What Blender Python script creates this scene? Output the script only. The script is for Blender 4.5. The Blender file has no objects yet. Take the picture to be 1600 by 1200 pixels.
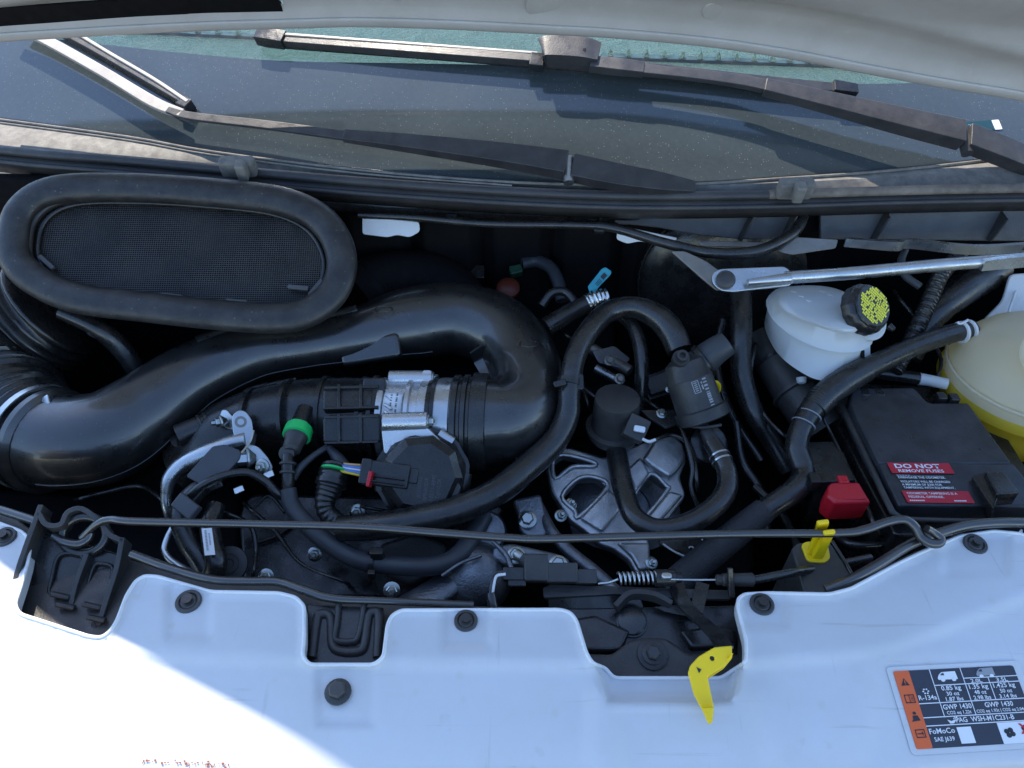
import bpy, bmesh, math, random
from mathutils import Vector, Matrix
from mathutils.geometry import delaunay_2d_cdt
random.seed(7)
S = bpy.context.scene
C = bpy.context.collection
# ------------------------------------------------------------------ camera
F = 1209.0
CAM = Vector((0, 0, 1.75))
PITCH = math.radians(40)
cd = bpy.data.cameras.new('camera'); co = bpy.data.objects.new('camera', cd); C.objects.link(co)
co.location = CAM; co.rotation_euler = (math.pi/2 - PITCH, 0, 0)
cd.sensor_width = 36; cd.lens = 36*F/1600; cd.clip_start = 0.02; cd.clip_end = 500
S.camera = co
# ------------------------------------------------------------------ light
SUN = Vector((.30, -.60, -1.0)).normalized()          # direction the light travels
elev = math.asin(-SUN.z)
w = bpy.data.worlds.new('World'); S.world = w; w.use_nodes = True
nt = w.node_tree
sky = nt.nodes.new('ShaderNodeTexSky'); sky.sky_type = 'NISHITA'; sky.sun_disc = False; sky.dust_density = .3; sky.ozone_density = 3.0
sky.sun_elevation = elev; sky.sun_rotation = math.atan2(-SUN.x, -SUN.y)
bg = nt.nodes['Background']; bg.inputs[1].default_value = 0.15
nt.links.new(sky.outputs[0], bg.inputs[0])
sl = bpy.data.lights.new('sun', 'SUN'); sl.energy = 3.2; sl.angle = math.radians(.5); sl.color = (1, .91, .78)
so = bpy.data.objects.new('sun', sl); C.objects.link(so); so.rotation_euler = SUN.to_track_quat('-Z', 'Y').to_euler()
S.view_settings.view_transform = 'Standard'; S.view_settings.look = 'None'
S.view_settings.exposure = 1.38; S.view_settings.gamma = 1
# ------------------------------------------------------------------ pixel -> place helpers
FW = Vector((0, math.cos(PITCH), -math.sin(PITCH))); UP = Vector((0, math.sin(PITCH), math.cos(PITCH))); RT = Vector((1, 0, 0))
def ray(px, py): return FW + RT*((px-800)/F) + UP*((600-py)/F)
def P(px, py, z):
    d = ray(px, py); return CAM + d*((z-CAM.z)/d.z)
def mpp(p): return (p-CAM).dot(FW)/F            # metres per picture unit at a point
def V(*a): return Vector(a)
def hit(px, py, zf):
    d = ray(px, py); a, b = .2, 3.5
    for _ in range(46):
        m = (a+b)/2; q = CAM+d*m
        if q.z > zf(q.x, q.y): a = m
        else: b = m
    return CAM+d*b
class Plane:
    def __init__(s, px, py, z, n=(0, 0, 1)):
        s.o = P(px, py, z) if not isinstance(px, Vector) else px
        s.n = Vector(n).normalized()
        s.u = (V(1, 0, 0)-s.n*s.n.x).normalized(); s.v = s.n.cross(s.u)
    def pt(s, px, py):
        d = ray(px, py); return CAM+d*((s.o-CAM).dot(s.n)/d.dot(s.n))
    def uv(s, px, py):
        q = s.pt(px, py)-s.o; return (q.dot(s.u), q.dot(s.v))
    def mat(s, off=0): 
        m = Matrix((s.u, s.v, s.n)).transposed().to_4x4(); m.translation = s.o+s.n*off; return m
# ------------------------------------------------------------------ materials
MATS = {}
def pm(name, base, rough=.5, metal=0, var=.25, vscale=30, bump=.0, bscale=200, dust=0, dcol=(.30, .27, .22), dscale=9, spec=.5, coat=0, rvar=.12, **kw):
    m = bpy.data.materials.new(name); m.use_nodes = True; t = m.node_tree; N = t.nodes; L = t.links
    b = N['Principled BSDF']
    tc = N.new('ShaderNodeTexCoord')
    n1 = N.new('ShaderNodeTexNoise'); n1.inputs['Scale'].default_value = vscale; n1.inputs['Detail'].default_value = 6
    L.new(tc.outputs['Object'], n1.inputs['Vector'])
    mx = N.new('ShaderNodeMix'); mx.data_type = 'RGBA'
    mx.inputs[6].default_value = tuple(c*(1-var) for c in base)+(1,); mx.inputs[7].default_value = tuple(min(1, c*(1+var)) for c in base)+(1,)
    L.new(n1.outputs[0], mx.inputs[0]); col = mx.outputs[2]
    rg = N.new('ShaderNodeMapRange'); rg.inputs[1].default_value = .3; rg.inputs[2].default_value = .7
    rg.inputs[3].default_value = max(.03, rough-rvar); rg.inputs[4].default_value = min(1, rough+rvar)
    n2 = N.new('ShaderNodeTexNoise'); n2.inputs['Scale'].default_value = vscale*1.7; n2.inputs['Detail'].default_value = 5
    L.new(tc.outputs['Object'], n2.inputs['Vector']); L.new(n2.outputs[0], rg.inputs[0]); L.new(rg.outputs[0], b.inputs['Roughness'])
    if dust:
        n3 = N.new('ShaderNodeTexNoise'); n3.inputs['Scale'].default_value = dscale; n3.inputs['Detail'].default_value = 9; n3.inputs['Roughness'].default_value = .7
        L.new(tc.outputs['Object'], n3.inputs['Vector'])
        r3 = N.new('ShaderNodeMapRange'); r3.inputs[1].default_value = .38; r3.inputs[2].default_value = .72; r3.inputs[3].default_value = dust*.15; r3.inputs[4].default_value = dust
        L.new(n3.outputs[0], r3.inputs[0])
        m3 = N.new('ShaderNodeMix'); m3.data_type = 'RGBA'; m3.inputs[7].default_value = dcol+(1,)
        L.new(r3.outputs[0], m3.inputs[0]); L.new(col, m3.inputs[6]); col = m3.outputs[2]
    if kw.get('specks'):
        vo = N.new('ShaderNodeTexVoronoi'); vo.inputs['Scale'].default_value = kw.get('sscale', 160)
        L.new(tc.outputs['Object'], vo.inputs['Vector'])
        r4 = N.new('ShaderNodeMapRange'); r4.inputs[1].default_value = .10; r4.inputs[2].default_value = .22; r4.inputs[3].default_value = kw['specks']; r4.inputs[4].default_value = 0
        L.new(vo.outputs['Distance'], r4.inputs[0])
        sc = N.new('ShaderNodeSeparateColor'); L.new(vo.outputs['Color'], sc.inputs[0])
        gt = N.new('ShaderNodeMath'); gt.operation = 'GREATER_THAN'; gt.inputs[1].default_value = .72; L.new(sc.outputs[0], gt.inputs[0])
        mu = N.new('ShaderNodeMath'); mu.operation = 'MULTIPLY'; L.new(r4.outputs[0], mu.inputs[0]); L.new(gt.outputs[0], mu.inputs[1])
        m4 = N.new('ShaderNodeMix'); m4.data_type = 'RGBA'; m4.inputs[7].default_value = (.55, .52, .45, 1)
        L.new(mu.outputs[0], m4.inputs[0]); L.new(col, m4.inputs[6]); col = m4.outputs[2]
    if kw.get('scratch'):
        for sc_, rot, th0 in (((4, 90, 4), .5, .66), ((70, 5, 5), -.35, .67), ((14, 14, 14), 0, .69)):
            mp = N.new('ShaderNodeMapping'); mp.inputs['Scale'].default_value = sc_; mp.inputs['Rotation'].default_value = (0, 0, rot); L.new(tc.outputs['Object'], mp.inputs[0])
            n6 = N.new('ShaderNodeTexNoise'); n6.inputs['Scale'].default_value = 1.6; n6.inputs['Detail'].default_value = 7; L.new(mp.outputs[0], n6.inputs['Vector'])
            r6 = N.new('ShaderNodeMapRange'); r6.inputs[1].default_value = th0; r6.inputs[2].default_value = th0+.07; r6.inputs[4].default_value = kw['scratch']; L.new(n6.outputs[0], r6.inputs[0])
            m6 = N.new('ShaderNodeMix'); m6.data_type = 'RGBA'; m6.inputs[7].default_value = (.30, .275, .22, 1); L.new(r6.outputs[0], m6.inputs[0]); L.new(col, m6.inputs[6]); col = m6.outputs[2]
    L.new(col, b.inputs['Base Color'])
    b.inputs['Metallic'].default_value = metal; b.inputs['Specular IOR Level'].default_value = spec
    if coat: b.inputs['Coat Weight'].default_value = coat; b.inputs['Coat Roughness'].default_value = .08
    if bump:
        n5 = N.new('ShaderNodeTexNoise'); n5.inputs['Scale'].default_value = bscale; n5.inputs['Detail'].default_value = 4
        L.new(tc.outputs['Object'], n5.inputs['Vector'])
        bp = N.new('ShaderNodeBump'); bp.inputs['Strength'].default_value = bump; bp.inputs['Distance'].default_value = kw.get('bdist', .002)
        L.new(n5.outputs[0], bp.inputs['Height']); L.new(bp.outputs[0], b.inputs['Normal'])
    if kw.get('sss'):
        b.inputs['Subsurface Weight'].default_value = kw['sss']; b.inputs['Subsurface Radius'].default_value = (.02, .02, .02); b.inputs['Subsurface Scale'].default_value = 1
    MATS[name] = m; return m
pm('black_plastic', (.008, .008, .009), .27, bump=.10, bscale=350, dust=.07, dscale=30, spec=.6)
pm('duct_plastic', (.010, .010, .011), .31, bump=.05, bscale=120, dust=.05, dscale=25, specks=.07, sscale=160, rvar=.06, spec=1.0, coat=.5)
pm('grey_black_plastic', (.022, .022, .024), .42, bump=.25, bscale=420, dust=.16)
pm('scoop_plastic', (.013, .013, .015), .42, bump=.2, bscale=320, dust=.13, dscale=35, specks=.12, sscale=120)
pm('rubber', (.008, .008, .009), .29, bump=.08, bscale=260, dust=.08, dscale=30, spec=.75)
pm('grey_rubber', (.035, .04, .048), .46, bump=.1, bscale=260, dust=.07)
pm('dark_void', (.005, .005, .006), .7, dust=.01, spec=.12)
pm('cast_aluminium', (.54, .54, .54), .42, metal=.9, bump=.25, bscale=420, var=.3, vscale=60, dust=.15, dcol=(.12, .12, .12))
pm('dark_casting', (.22, .23, .25), .42, metal=.85, bump=.5, bscale=300, var=.35, vscale=40, dust=.25, dcol=(.08, .08, .08))
pm('bright_aluminium', (.62, .62, .62), .3, metal=.9, bump=.25, bscale=500, var=.12)
pm('zinc_steel', (.55, .57, .58), .32, metal=.95, bump=.15, bscale=200, var=.2, dust=.06)
pm('rusty_steel', (.30, .28, .25), .5, metal=.8, bump=.4, bscale=150, var=.4, dust=.3, dcol=(.18, .12, .08))
pm('steel_bolt', (.42, .44, .42), .3, metal=.95, var=.3)
pm('black_bolt', (.03, .03, .032), .4, bump=.2, dust=.1)
pm('white_cover', (.63, .645, .67), .40, bump=.12, bscale=70, var=.03, vscale=6, dust=.30, dcol=(.44, .41, .33), dscale=6, specks=.35, sscale=42, scratch=.24)
pm('lid_plastic', (.011, .011, .013), .38, bump=.15, bscale=350, dust=.16, dcol=(.22, .24, .28), dscale=22, spec=.5)
pm('cover_lip_highlight', (.74, .75, .76), .25, var=.02, dust=.1, dcol=(.5, .47, .4), dscale=12)  # brighter than the cover: the lip's sky highlight put into its colour
pm('white_paint', (.78, .78, .78), .3, coat=.6, var=.02)
pm('hood_paint', (.50, .465, .42), .4, coat=.3, var=.05, dust=.45, dcol=(.36, .32, .27), dscale=14, specks=.3, sscale=40)
pm('yellow_plastic', (.85, .58, .005), .38, var=.05)
pm('red_plastic', (.55, .012, .025), .35, var=.06, bump=.1)
pm('red_label', (.50, .012, .03), .4, var=.05)
pm('green_plastic', (.02, .55, .13), .4, var=.05)
pm('dark_green', (.008, .05, .025), .5)
pm('sticker_teal', (.012, .05, .06), .3)
pm('teal_plastic', (.03, .30, .38), .4, var=.05)
pm('orange_plastic', (.75, .13, .03), .4, var=.05)
pm('orange_rubber', (.13, .022, .010), .5, var=.1)
pm('label_dark', (.035, .04, .055), .35, var=.03)
pm('label_white', (.78, .79, .80), .4, var=.02)
pm('print_white', (.75, .76, .78), .5, var=.02)
pm('print_black', (.02, .02, .025), .5, var=.02)
pm('print_yellow', (.85, .78, .05), .5, var=.05)
pm('print_grey', (.30, .31, .33), .5, var=.05)
pm('mark_grey', (.09, .09, .10), .5, var=.2)
pm('print_red', (.6, .02, .03), .5, var=.05)
pm('print_blue', (.03, .1, .5), .5)
pm('wire_blue', (.12, .25, .65), .45)
pm('wire_orange', (.75, .42, .18), .45)
pm('wire_yellow', (.7, .5, .04), .45)
pm('wire_white', (.7, .7, .7), .45)
pm('cowl_plastic', (.11, .105, .098), .7, bump=.2, bscale=300, dust=.55, dcol=(.36, .33, .28), dscale=45)
pm('seal_rubber', (.03, .03, .033), .5, bump=.2, bscale=200, dust=.22, dcol=(.22, .2, .18))
pm('seal_sunlit_dust', (.07, .06, .055), .7, bump=.2, bscale=200, dust=.7, dcol=(.42, .34, .26), dscale=15)  # tan dust tone with the sunlight on this end painted in
pm('wiper_black', (.032, .031, .034), .40, bump=.15, bscale=400, dust=.16, dcol=(.2, .18, .17), dscale=30)
pm('wiper_grey', (.42, .38, .34), .4, bump=.1, dust=.3, dcol=(.5, .43, .36))  # paler tan grey than the other wiper parts
pm('beam_plastic', (.065, .065, .068), .5, bump=.25, bscale=420, dust=.12)
pm('dashboard', (.66, .66, .62), .6, bump=1.0, bscale=170, var=.12, bdist=.02)
pm('frit_black', (.040, .052, .058), .10, var=.22, vscale=7, dust=.035, dcol=(.34, .36, .36), dscale=120, specks=.28, sscale=230, coat=.6, rvar=.03)
pm('foil', (.7, .7, .68), .22, metal=1, bump=1.0, bscale=90)
pm('braided', (.035, .035, .038), .6, bump=1.0, bscale=500)
pm('asphalt', (.10, .10, .10), .9, bump=.6, bscale=60)
pm('sticker_blue', (.12, .2, .25), .4)
pm('stain', (.30, .09, .035), .7, var=.3)
pm('coolant_yellow', (.85, .62, .01), .3)
def glassmat(name, tint, gloss_rough=.03, dust=.1):
    m = bpy.data.materials.new(name); m.use_nodes = True; t = m.node_tree; N = t.nodes; L = t.links
    N.remove(N['Principled BSDF']); out = N['Material Output']
    tr = N.new('ShaderNodeBsdfTransparent'); tr.inputs[0].default_value = tint+(1,)
    gl = N.new('ShaderNodeBsdfGlossy'); gl.inputs['Roughness'].default_value = gloss_rough
    fr = N.new('ShaderNodeFresnel'); fr.inputs[0].default_value = 1.5
    a = N.new('ShaderNodeMixShader'); L.new(fr.outputs[0], a.inputs[0]); L.new(tr.outputs[0], a.inputs[1]); L.new(gl.outputs[0], a.inputs[2])
    tc = N.new('ShaderNodeTexCoord'); n = N.new('ShaderNodeTexNoise'); n.inputs['Scale'].default_value = 40; n.inputs['Detail'].default_value = 8
    L.new(tc.outputs['Object'], n.inputs[0])
    r = N.new('ShaderNodeMapRange'); r.inputs[1].default_value = .4; r.inputs[2].default_value = .75; r.inputs[4].default_value = dust; r.inputs[3].default_value = dust*.2; L.new(n.outputs[0], r.inputs[0])
    df = N.new('ShaderNodeBsdfDiffuse'); df.inputs[0].default_value = (.5, .5, .46, 1)
    c = N.new('ShaderNodeMixShader'); L.new(r.outputs[0], c.inputs[0]); L.new(a.outputs[0], c.inputs[1]); L.new(df.outputs[0], c.inputs[2])
    L.new(c.outputs[0], out.inputs[0]); MATS[name] = m
glassmat('windscreen_glass', (.74, .94, .78), .03, .06)
def translucent(name, col, rough, tw, tr=0.0):
    m = bpy.data.materials.new(name); m.use_nodes = True; t = m.node_tree; N = t.nodes; L = t.links
    b = N['Principled BSDF']; out = N['Material Output']
    tc = N.new('ShaderNodeTexCoord'); n = N.new('ShaderNodeTexNoise'); n.inputs['Scale'].default_value = 25; n.inputs['Detail'].default_value = 5
    L.new(tc.outputs['Object'], n.inputs[0])
    mx = N.new('ShaderNodeMix'); mx.data_type = 'RGBA'; mx.inputs[6].default_value = tuple(c*.9 for c in col)+(1,); mx.inputs[7].default_value = col+(1,)
    L.new(n.outputs[0], mx.inputs[0]); L.new(mx.outputs[2], b.inputs['Base Color']); b.inputs['Roughness'].default_value = rough
    tl = N.new('ShaderNodeBsdfTranslucent'); tl.inputs[0].default_value = col+(1,)
    a = N.new('ShaderNodeMixShader'); a.inputs[0].default_value = tw; L.new(b.outputs[0], a.inputs[1]); L.new(tl.outputs[0], a.inputs[2])
    tp = N.new('ShaderNodeBsdfTransparent'); tp.inputs[0].default_value = col+(1,)
    c = N.new('ShaderNodeMixShader'); c.inputs[0].default_value = tr; L.new(a.outputs[0], c.inputs[1]); L.new(tp.outputs[0], c.inputs[2])
    L.new(c.outputs[0], out.inputs[0]); MATS[name] = m
translucent('reservoir_plastic', (.84, .86, .86), .4, .35)
translucent('tank_plastic', (.93, .86, .70), .3, .45, .15)
translucent('liquid_wall', (.90, .76, .10), .25, .6, .08)
# ------------------------------------------------------------------ object builders
def thing(name, label, cat, at=None, group=None, kind=None):
    o = bpy.data.objects.new(name, None); C.objects.link(o); o.empty_display_size = .02
    if at is not None: o.location = at
    if label: o['label'] = label; o['category'] = cat
    if group: o['group'] = group
    if kind: o['kind'] = kind
    return o
def wloc(o):
    return o.location.copy() if o.type == 'EMPTY' else Vector((0, 0, 0))   # meshes are modelled in place
def link(name, me, mat, parent=None, smooth=True, bevel=0, sharp=35, solid=0):
    if mat: me.materials.clear(); me.materials.append(MATS[mat])
    o = bpy.data.objects.new(name, me); C.objects.link(o)
    if smooth:
        for p in me.polygons: p.use_smooth = True
        me.set_sharp_from_angle(angle=math.radians(sharp))
    if parent is not None:
        o.parent = parent; o.matrix_parent_inverse = Matrix.Translation(-wloc(parent))
    if solid:
        sm = o.modifiers.new('solid', 'SOLIDIFY'); sm.thickness = solid; sm.offset = -1
    if bevel:
        b = o.modifiers.new('bevel', 'BEVEL'); b.width = bevel; b.segments = 2; b.limit_method = 'ANGLE'; b.angle_limit = math.radians(35); b.harden_normals = True
    return o
def tag(o, label, cat, group=None, kind=None):
    o['label'] = label; o['category'] = cat
    if group: o['group'] = group
    if kind: o['kind'] = kind
    return o
def mesh(verts, faces, name='m'):
    me = bpy.data.meshes.new(name); me.from_pydata([tuple(v) for v in verts], [], faces); me.update(); return me
def cr(pts, sub):
    """Catmull-Rom through a list of equal-length tuples"""
    n = len(pts); out = []
    g = lambda i: pts[max(0, min(n-1, i))]
    for i in range(n-1):
        p0, p1, p2, p3 = g(i-1), g(i), g(i+1), g(i+2)
        if i == 0: p0 = tuple(2*a-b for a, b in zip(p1, p2))
        if i == n-2: p3 = tuple(2*a-b for a, b in zip(p2, p1))
        for k in range(sub):
            t = k/sub
            out.append(tuple(.5*(2*b+(c-a)*t+(2*a-5*b+4*c-d)*t*t+(3*b-a-3*c+d)*t**3) for a, b, c, d in zip(p0, p1, p2, p3)))
    out.append(tuple(pts[-1])); return out
def wp(pts):
    """(px,py,z,r_px[,h_px]) -> (x,y,z,r_m,h_m)"""
    o = []
    for p in pts:
        q = P(*p[:3]); k = mpp(q)
        o.append((q.x, q.y, q.z, p[3]*k, (p[4] if len(p) > 4 else p[3])*k))
    return o
CIRC = [(math.cos(2*math.pi*i/16), math.sin(2*math.pi*i/16)) for i in range(16)]
CIRC24 = [(math.cos(2*math.pi*i/28), math.sin(2*math.pi*i/28)) for i in range(28)]
RECT = [(-1, -1), (1, -1), (1, 1), (-1, 1)]
def sweep(name, pts, mat, parent=None, sec=CIRC, sub=8, up=None, closed=False, rmod=None, caps=True, world=False, bevel=0, smooth=True, sharp=50):
    W = pts if world else wp(pts)
    if closed:
        ext = [W[-1]]+list(W)+[W[0], W[1]]
        full = cr(ext, sub); full = full[sub:-sub-1]
        W = full
    elif sub > 1: W = cr(W, sub)
    n = len(W); X = [Vector(q[:3]) for q in W]
    T = []
    for i in range(n):
        a = X[(i-1) % n] if (closed or i > 0) else X[i]; b = X[(i+1) % n] if (closed or i < n-1) else X[i]
        T.append((b-a).normalized())
    vs = []; u = up
    if u is None:
        u = V(0, 0, 1) if abs(T[0].z) < .9 else V(0, 1, 0)
    m = len(sec); L = 0
    for i in range(n):
        if i: L += (X[i]-X[i-1]).length
        uu = (up if up is not None else u); uu = (uu-T[i]*uu.dot(T[i]))
        if uu.length < 1e-5: uu = V(1, 0, 0)
        uu.normalize(); u = uu
        side = T[i].cross(uu)
        k = rmod(i/(n-1), L) if rmod else 1
        for a, b in sec: vs.append(X[i]+side*(a*W[i][3]*k)+uu*(b*W[i][4]*k))
    fs = []
    for i in range(n if closed else n-1):
        j = (i+1) % n
        for k in range(m): fs.append((i*m+k, i*m+(k+1) % m, j*m+(k+1) % m, j*m+k))
    if caps and not closed:
        fs.append(tuple(range(m-1, -1, -1))); fs.append(tuple((n-1)*m+k for k in range(m)))
    return link(name, mesh(vs, fs), mat, parent, smooth, bevel, sharp)
def lathe(name, base, axis, prof, mat, parent=None, seg=32, sharp=35, lobes=0, lobe=.0, caps=True):
    """profile [(dist,r)] in metres"""
    axis = Vector(axis).normalized(); u = axis.orthogonal().normalized(); v = axis.cross(u)
    vs = []; fs = []
    for d, r in prof:
        for k in range(seg):
            a = 2*math.pi*k/seg; rr = r*(1+(lobe if lobes and (k*lobes*2//seg) % 2 else 0))
            vs.append(base+axis*d+u*(math.cos(a)*rr)+v*(math.sin(a)*rr))
    for i in range(len(prof)-1):
        for k in range(seg):
            fs.append((i*seg+k, i*seg+(k+1) % seg, (i+1)*seg+(k+1) % seg, (i+1)*seg+k))
    if caps:
        fs.append(tuple(range(seg-1, -1, -1))); fs.append(tuple((len(prof)-1)*seg+k for k in range(seg)))
    return link(name, mesh(vs, fs), mat, parent, True, 0, sharp)
def lathepx(name, p, axis, prof, mat, parent=None, **k):
    b = P(*p); s = mpp(b)
    return lathe(name, b, axis, [(d*s, r*s) for d, r in prof], mat, parent, **k)
def fillet(pts, r, n=4):
    out = []; N = len(pts)
    for i in range(N):
        p = Vector(pts[i]); a = Vector(pts[i-1])-p; b = Vector(pts[(i+1) % N])-p
        d = min(r, a.length*.45, b.length*.45)
        if d < 1e-9 or a.length < 1e-9 or b.length < 1e-9: out.append(tuple(p)); continue
        s = p+a.normalized()*d; e = p+b.normalized()*d
        for k in range(n+1):
            t = k/n; out.append(tuple(s*(1-t)**2+p*2*t*(1-t)+e*t*t))
    return out
def slab(name, outline, pl, th, mat, parent=None, bev=.0012, rad=0, holes=(), px=True, off=0):
    cu = bpy.data.curves.new(name, 'CURVE'); cu.dimensions = '2D'; cu.fill_mode = 'BOTH'
    cu.extrude = max(1e-5, th/2-bev); cu.bevel_depth = bev; cu.bevel_resolution = 2; cu.offset = -bev
    for ol, rr in [(outline, rad)]+[(h, rad*.7) for h in holes]:
        q = [pl.uv(*p) if px else p for p in ol]
        if rr:
            q = fillet(q, rr*mpp(pl.o) if px else rr)
        s = cu.splines.new('POLY'); s.points.add(len(q)-1); s.use_cyclic_u = True
        for i, a in enumerate(q): s.points[i].co = (a[0], a[1], 0, 1)
    o = bpy.data.objects.new('t', cu); me = bpy.data.meshes.new_from_object(o)
    bpy.data.objects.remove(o); bpy.data.curves.remove(cu)
    me.transform(pl.mat(off-th/2))
    return link(name, me, mat, parent, True, 0, 40)
def boxpx(name, p, size, mat, parent=None, n=(0, 0, 1), rz=0, th=.02, bev=.0015, rad=3):
    """rounded box, top face centred on p, size in picture units"""
    pl = Plane(*p, n); k = mpp(pl.o); a, b = size[0]*k/2, size[1]*k/2
    c, s = math.cos(math.radians(rz)), math.sin(math.radians(rz))
    ol = [(x*c-y*s, x*s+y*c) for x, y in ((-a, -b), (a, -b), (a, b), (-a, b))]
    return slab(name, ol, pl, th, mat, parent, bev, rad*k, px=False)
def loft(name, rails, mat, parent=None, n=60, sub=8, solid=0, world=False, sharp=40, fn=None):
    R = []
    for r in rails:
        q = [tuple(P(*p)) if not world else tuple(p) for p in r]
        c = [Vector(a) for a in cr(q, sub)]
        L = [0]
        for i in range(1, len(c)): L.append(L[-1]+(c[i]-c[i-1]).length)
        row = []; j = 0
        for k in range(n+1):
            t = L[-1]*k/n
            while j < len(L)-2 and L[j+1] < t: j += 1
            f = (t-L[j])/max(1e-9, L[j+1]-L[j]); row.append(c[j].lerp(c[j+1], max(0, min(1, f))))
        R.append(row)
    vs = [fn(v) if fn else v for r in R for v in r]; fs = []
    for i in range(len(R)-1):
        for k in range(n): a = i*(n+1)+k; fs.append((a, a+1, a+n+2, a+n+1))
    me = mesh(vs, fs); bm = bmesh.new(); bm.from_mesh(me); bmesh.ops.recalc_face_normals(bm, faces=bm.faces); bm.to_mesh(me); bm.free()
    return link(name, me, mat, parent, True, 0, sharp, solid)
def hexbolt(p, axis, r, parent, mat='steel_bolt', name='bolt', world=False, h=.7, stud=0):
    b = p if world else P(*p); r = r if world else r*mpp(b)
    o = lathe(name, b, axis, [(-.01, r*.5), (-.001, r*1.45), (r*.12, r*1.45), (r*.22, r*1.3), (r*.24, r*.5)], mat, parent, seg=20)
    axis = Vector(axis).normalized()
    prof = [(0, r), (r*h, r), (r*(h+.15), r*.82)]
    if stud: prof += [(r*(h+.16), r*.55), (r*(h+stud), r*.55), (r*(h+stud+.2), r*.4)]
    lathe('hex_head', b+axis*(r*.2), axis, prof, mat, o, seg=6, sharp=20)
    return o
def textmesh(s, size=1, align='CENTER', bold=0):
    cu = bpy.data.curves.new('t', 'FONT'); cu.body = s; cu.size = size; cu.align_x = align; cu.offset = bold; cu.resolution_u = 2
    o = bpy.data.objects.new('t', cu); me = bpy.data.meshes.new_from_object(o); bpy.data.objects.remove(o); bpy.data.curves.remove(cu); return me
class Decal:
    """flat print on a small plane: O top-left, U to the right (0..1), Vv downwards (0..1)"""
    def __init__(s, O, TR, BL, lift=.0004):
        s.O, s.U, s.W = O, TR-O, BL-O
        s.n = s.W.cross(s.U).normalized()
        if s.n.dot(CAM-O) < 0: s.n = -s.n
        s.lift = lift
    def at(s, u, v, l=1): return s.O+s.U*u+s.W*v+s.n*(s.lift*l)
    def poly(s, pts, mat, parent, name, l=1):
        n = len(pts)
        vs = [s.at(*p, l) for p in pts]+[s.at(*p, 0)-s.n*.0002 for p in pts]
        fs = [tuple(range(n)), tuple(range(2*n-1, n-1, -1))]+[(i, i+n, (i+1) % n+n, (i+1) % n) for i in range(n)]
        me = mesh(vs, fs); bm = bmesh.new(); bm.from_mesh(me); bmesh.ops.recalc_face_normals(bm, faces=bm.faces); bm.to_mesh(me); bm.free()
        return link(name, me, mat, parent, False)
    def rect(s, u0, v0, u1, v1, mat, parent, name, l=1, rad=0):
        q = [(u0, v0), (u1, v0), (u1, v1), (u0, v1)]
        if rad: q = fillet(q, rad, 4)
        return s.poly(q, mat, parent, name, l)
    def text(s, t, u, v, h, width, mat, parent, l=2, align='CENTER', bold=.015, name='printed_text'):
        """text whose capital height is h (in v) fitted to width (in u), baseline at v"""
        me = textmesh(t, 1, align, bold)
        xs = [q.co.x for q in me.vertices]; ww = max(xs)-min(xs); sx = width/ww; x0 = min(xs)
        base = u-width/2 if align == 'CENTER' else u
        for q in me.vertices:
            q.co = s.at(base+(q.co.x-x0)*sx, v-q.co.y*h/.69, l)
        return link(name, me, mat, parent, False)
def joinrects(name, dec, rects, mat, parent, l=2):
    vs = []; fs = []
    for (a, b, c, d) in rects:
        i = len(vs); vs += [dec.at(a, b, l), dec.at(c, b, l), dec.at(c, d, l), dec.at(a, d, l)]; fs.append((i, i+1, i+2, i+3))
    return link(name, mesh(vs, fs), mat, parent, False)
NF = (0, -.55, .83)       # tilted towards the front of the van
# ================================================================== SETTING
def boxmesh(name, a, b, mat, **k):
    (x0, y0, z0), (x1, y1, z1) = a, b
    vs = [(x, y, z) for z in (z0, z1) for y in (y0, y1) for x in (x0, x1)]
    return link(name, mesh(vs, [(0, 2, 3, 1), (4, 5, 7, 6), (0, 1, 5, 4), (2, 6, 7, 3), (0, 4, 6, 2), (1, 3, 7, 5)]), mat, None, False, **k)
g = link('ground', mesh([(-40, -40, 0), (40, -40, 0), (40, 40, 0), (-40, 40, 0)], [(0, 1, 2, 3)]), 'asphalt', None, False); g['kind'] = 'structure'
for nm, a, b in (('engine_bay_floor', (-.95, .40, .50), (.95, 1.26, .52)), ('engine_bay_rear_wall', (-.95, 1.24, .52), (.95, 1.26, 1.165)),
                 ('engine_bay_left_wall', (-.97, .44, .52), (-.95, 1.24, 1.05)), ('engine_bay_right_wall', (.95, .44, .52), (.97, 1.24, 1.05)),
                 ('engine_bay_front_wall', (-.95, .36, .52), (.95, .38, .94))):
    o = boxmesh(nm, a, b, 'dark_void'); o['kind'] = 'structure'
# ================================================================== WINDSCREEN, DASHBOARD
WB = [(-260, 150), (0, 183), (200, 210), (330, 233), (560, 262), (800, 281), (1040, 285), (1220, 275), (1400, 262), (1600, 240), (1850, 215)]
WBP = [P(px, py, 1.21) for px, py in WB]
def interp(xs, ys, x):
    if x <= xs[0]: i = 0
    elif x >= xs[-1]: i = len(xs)-2
    else: i = max(k for k in range(len(xs)-1) if xs[k] <= x)
    return ys[i]+(ys[i+1]-ys[i])*(x-xs[i])/(xs[i+1]-xs[i])
wx = [p.x for p in WBP]; wy = [p.y for p in WBP]
SL = .62
def zglass(x, y, off=0): return 1.21+SL*(y-interp(wx, wy, x))+off
def G(px, py, off=0): return hit(px, py, lambda x, y: zglass(x, y, off))
ws = thing('windscreen', 'raked green tinted windscreen with dusty black lower band under the raised bonnet', 'windscreen', WBP[5])
FT = [(-260, 40), (0, 52), (130, 66), (280, 82), (440, 95), (650, 99), (860, 104), (1040, 117), (1200, 126), (1340, 131), (1480, 128), (1620, 126), (1850, 118)]
ftp = [G(a, b) for a, b in FT]
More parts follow.
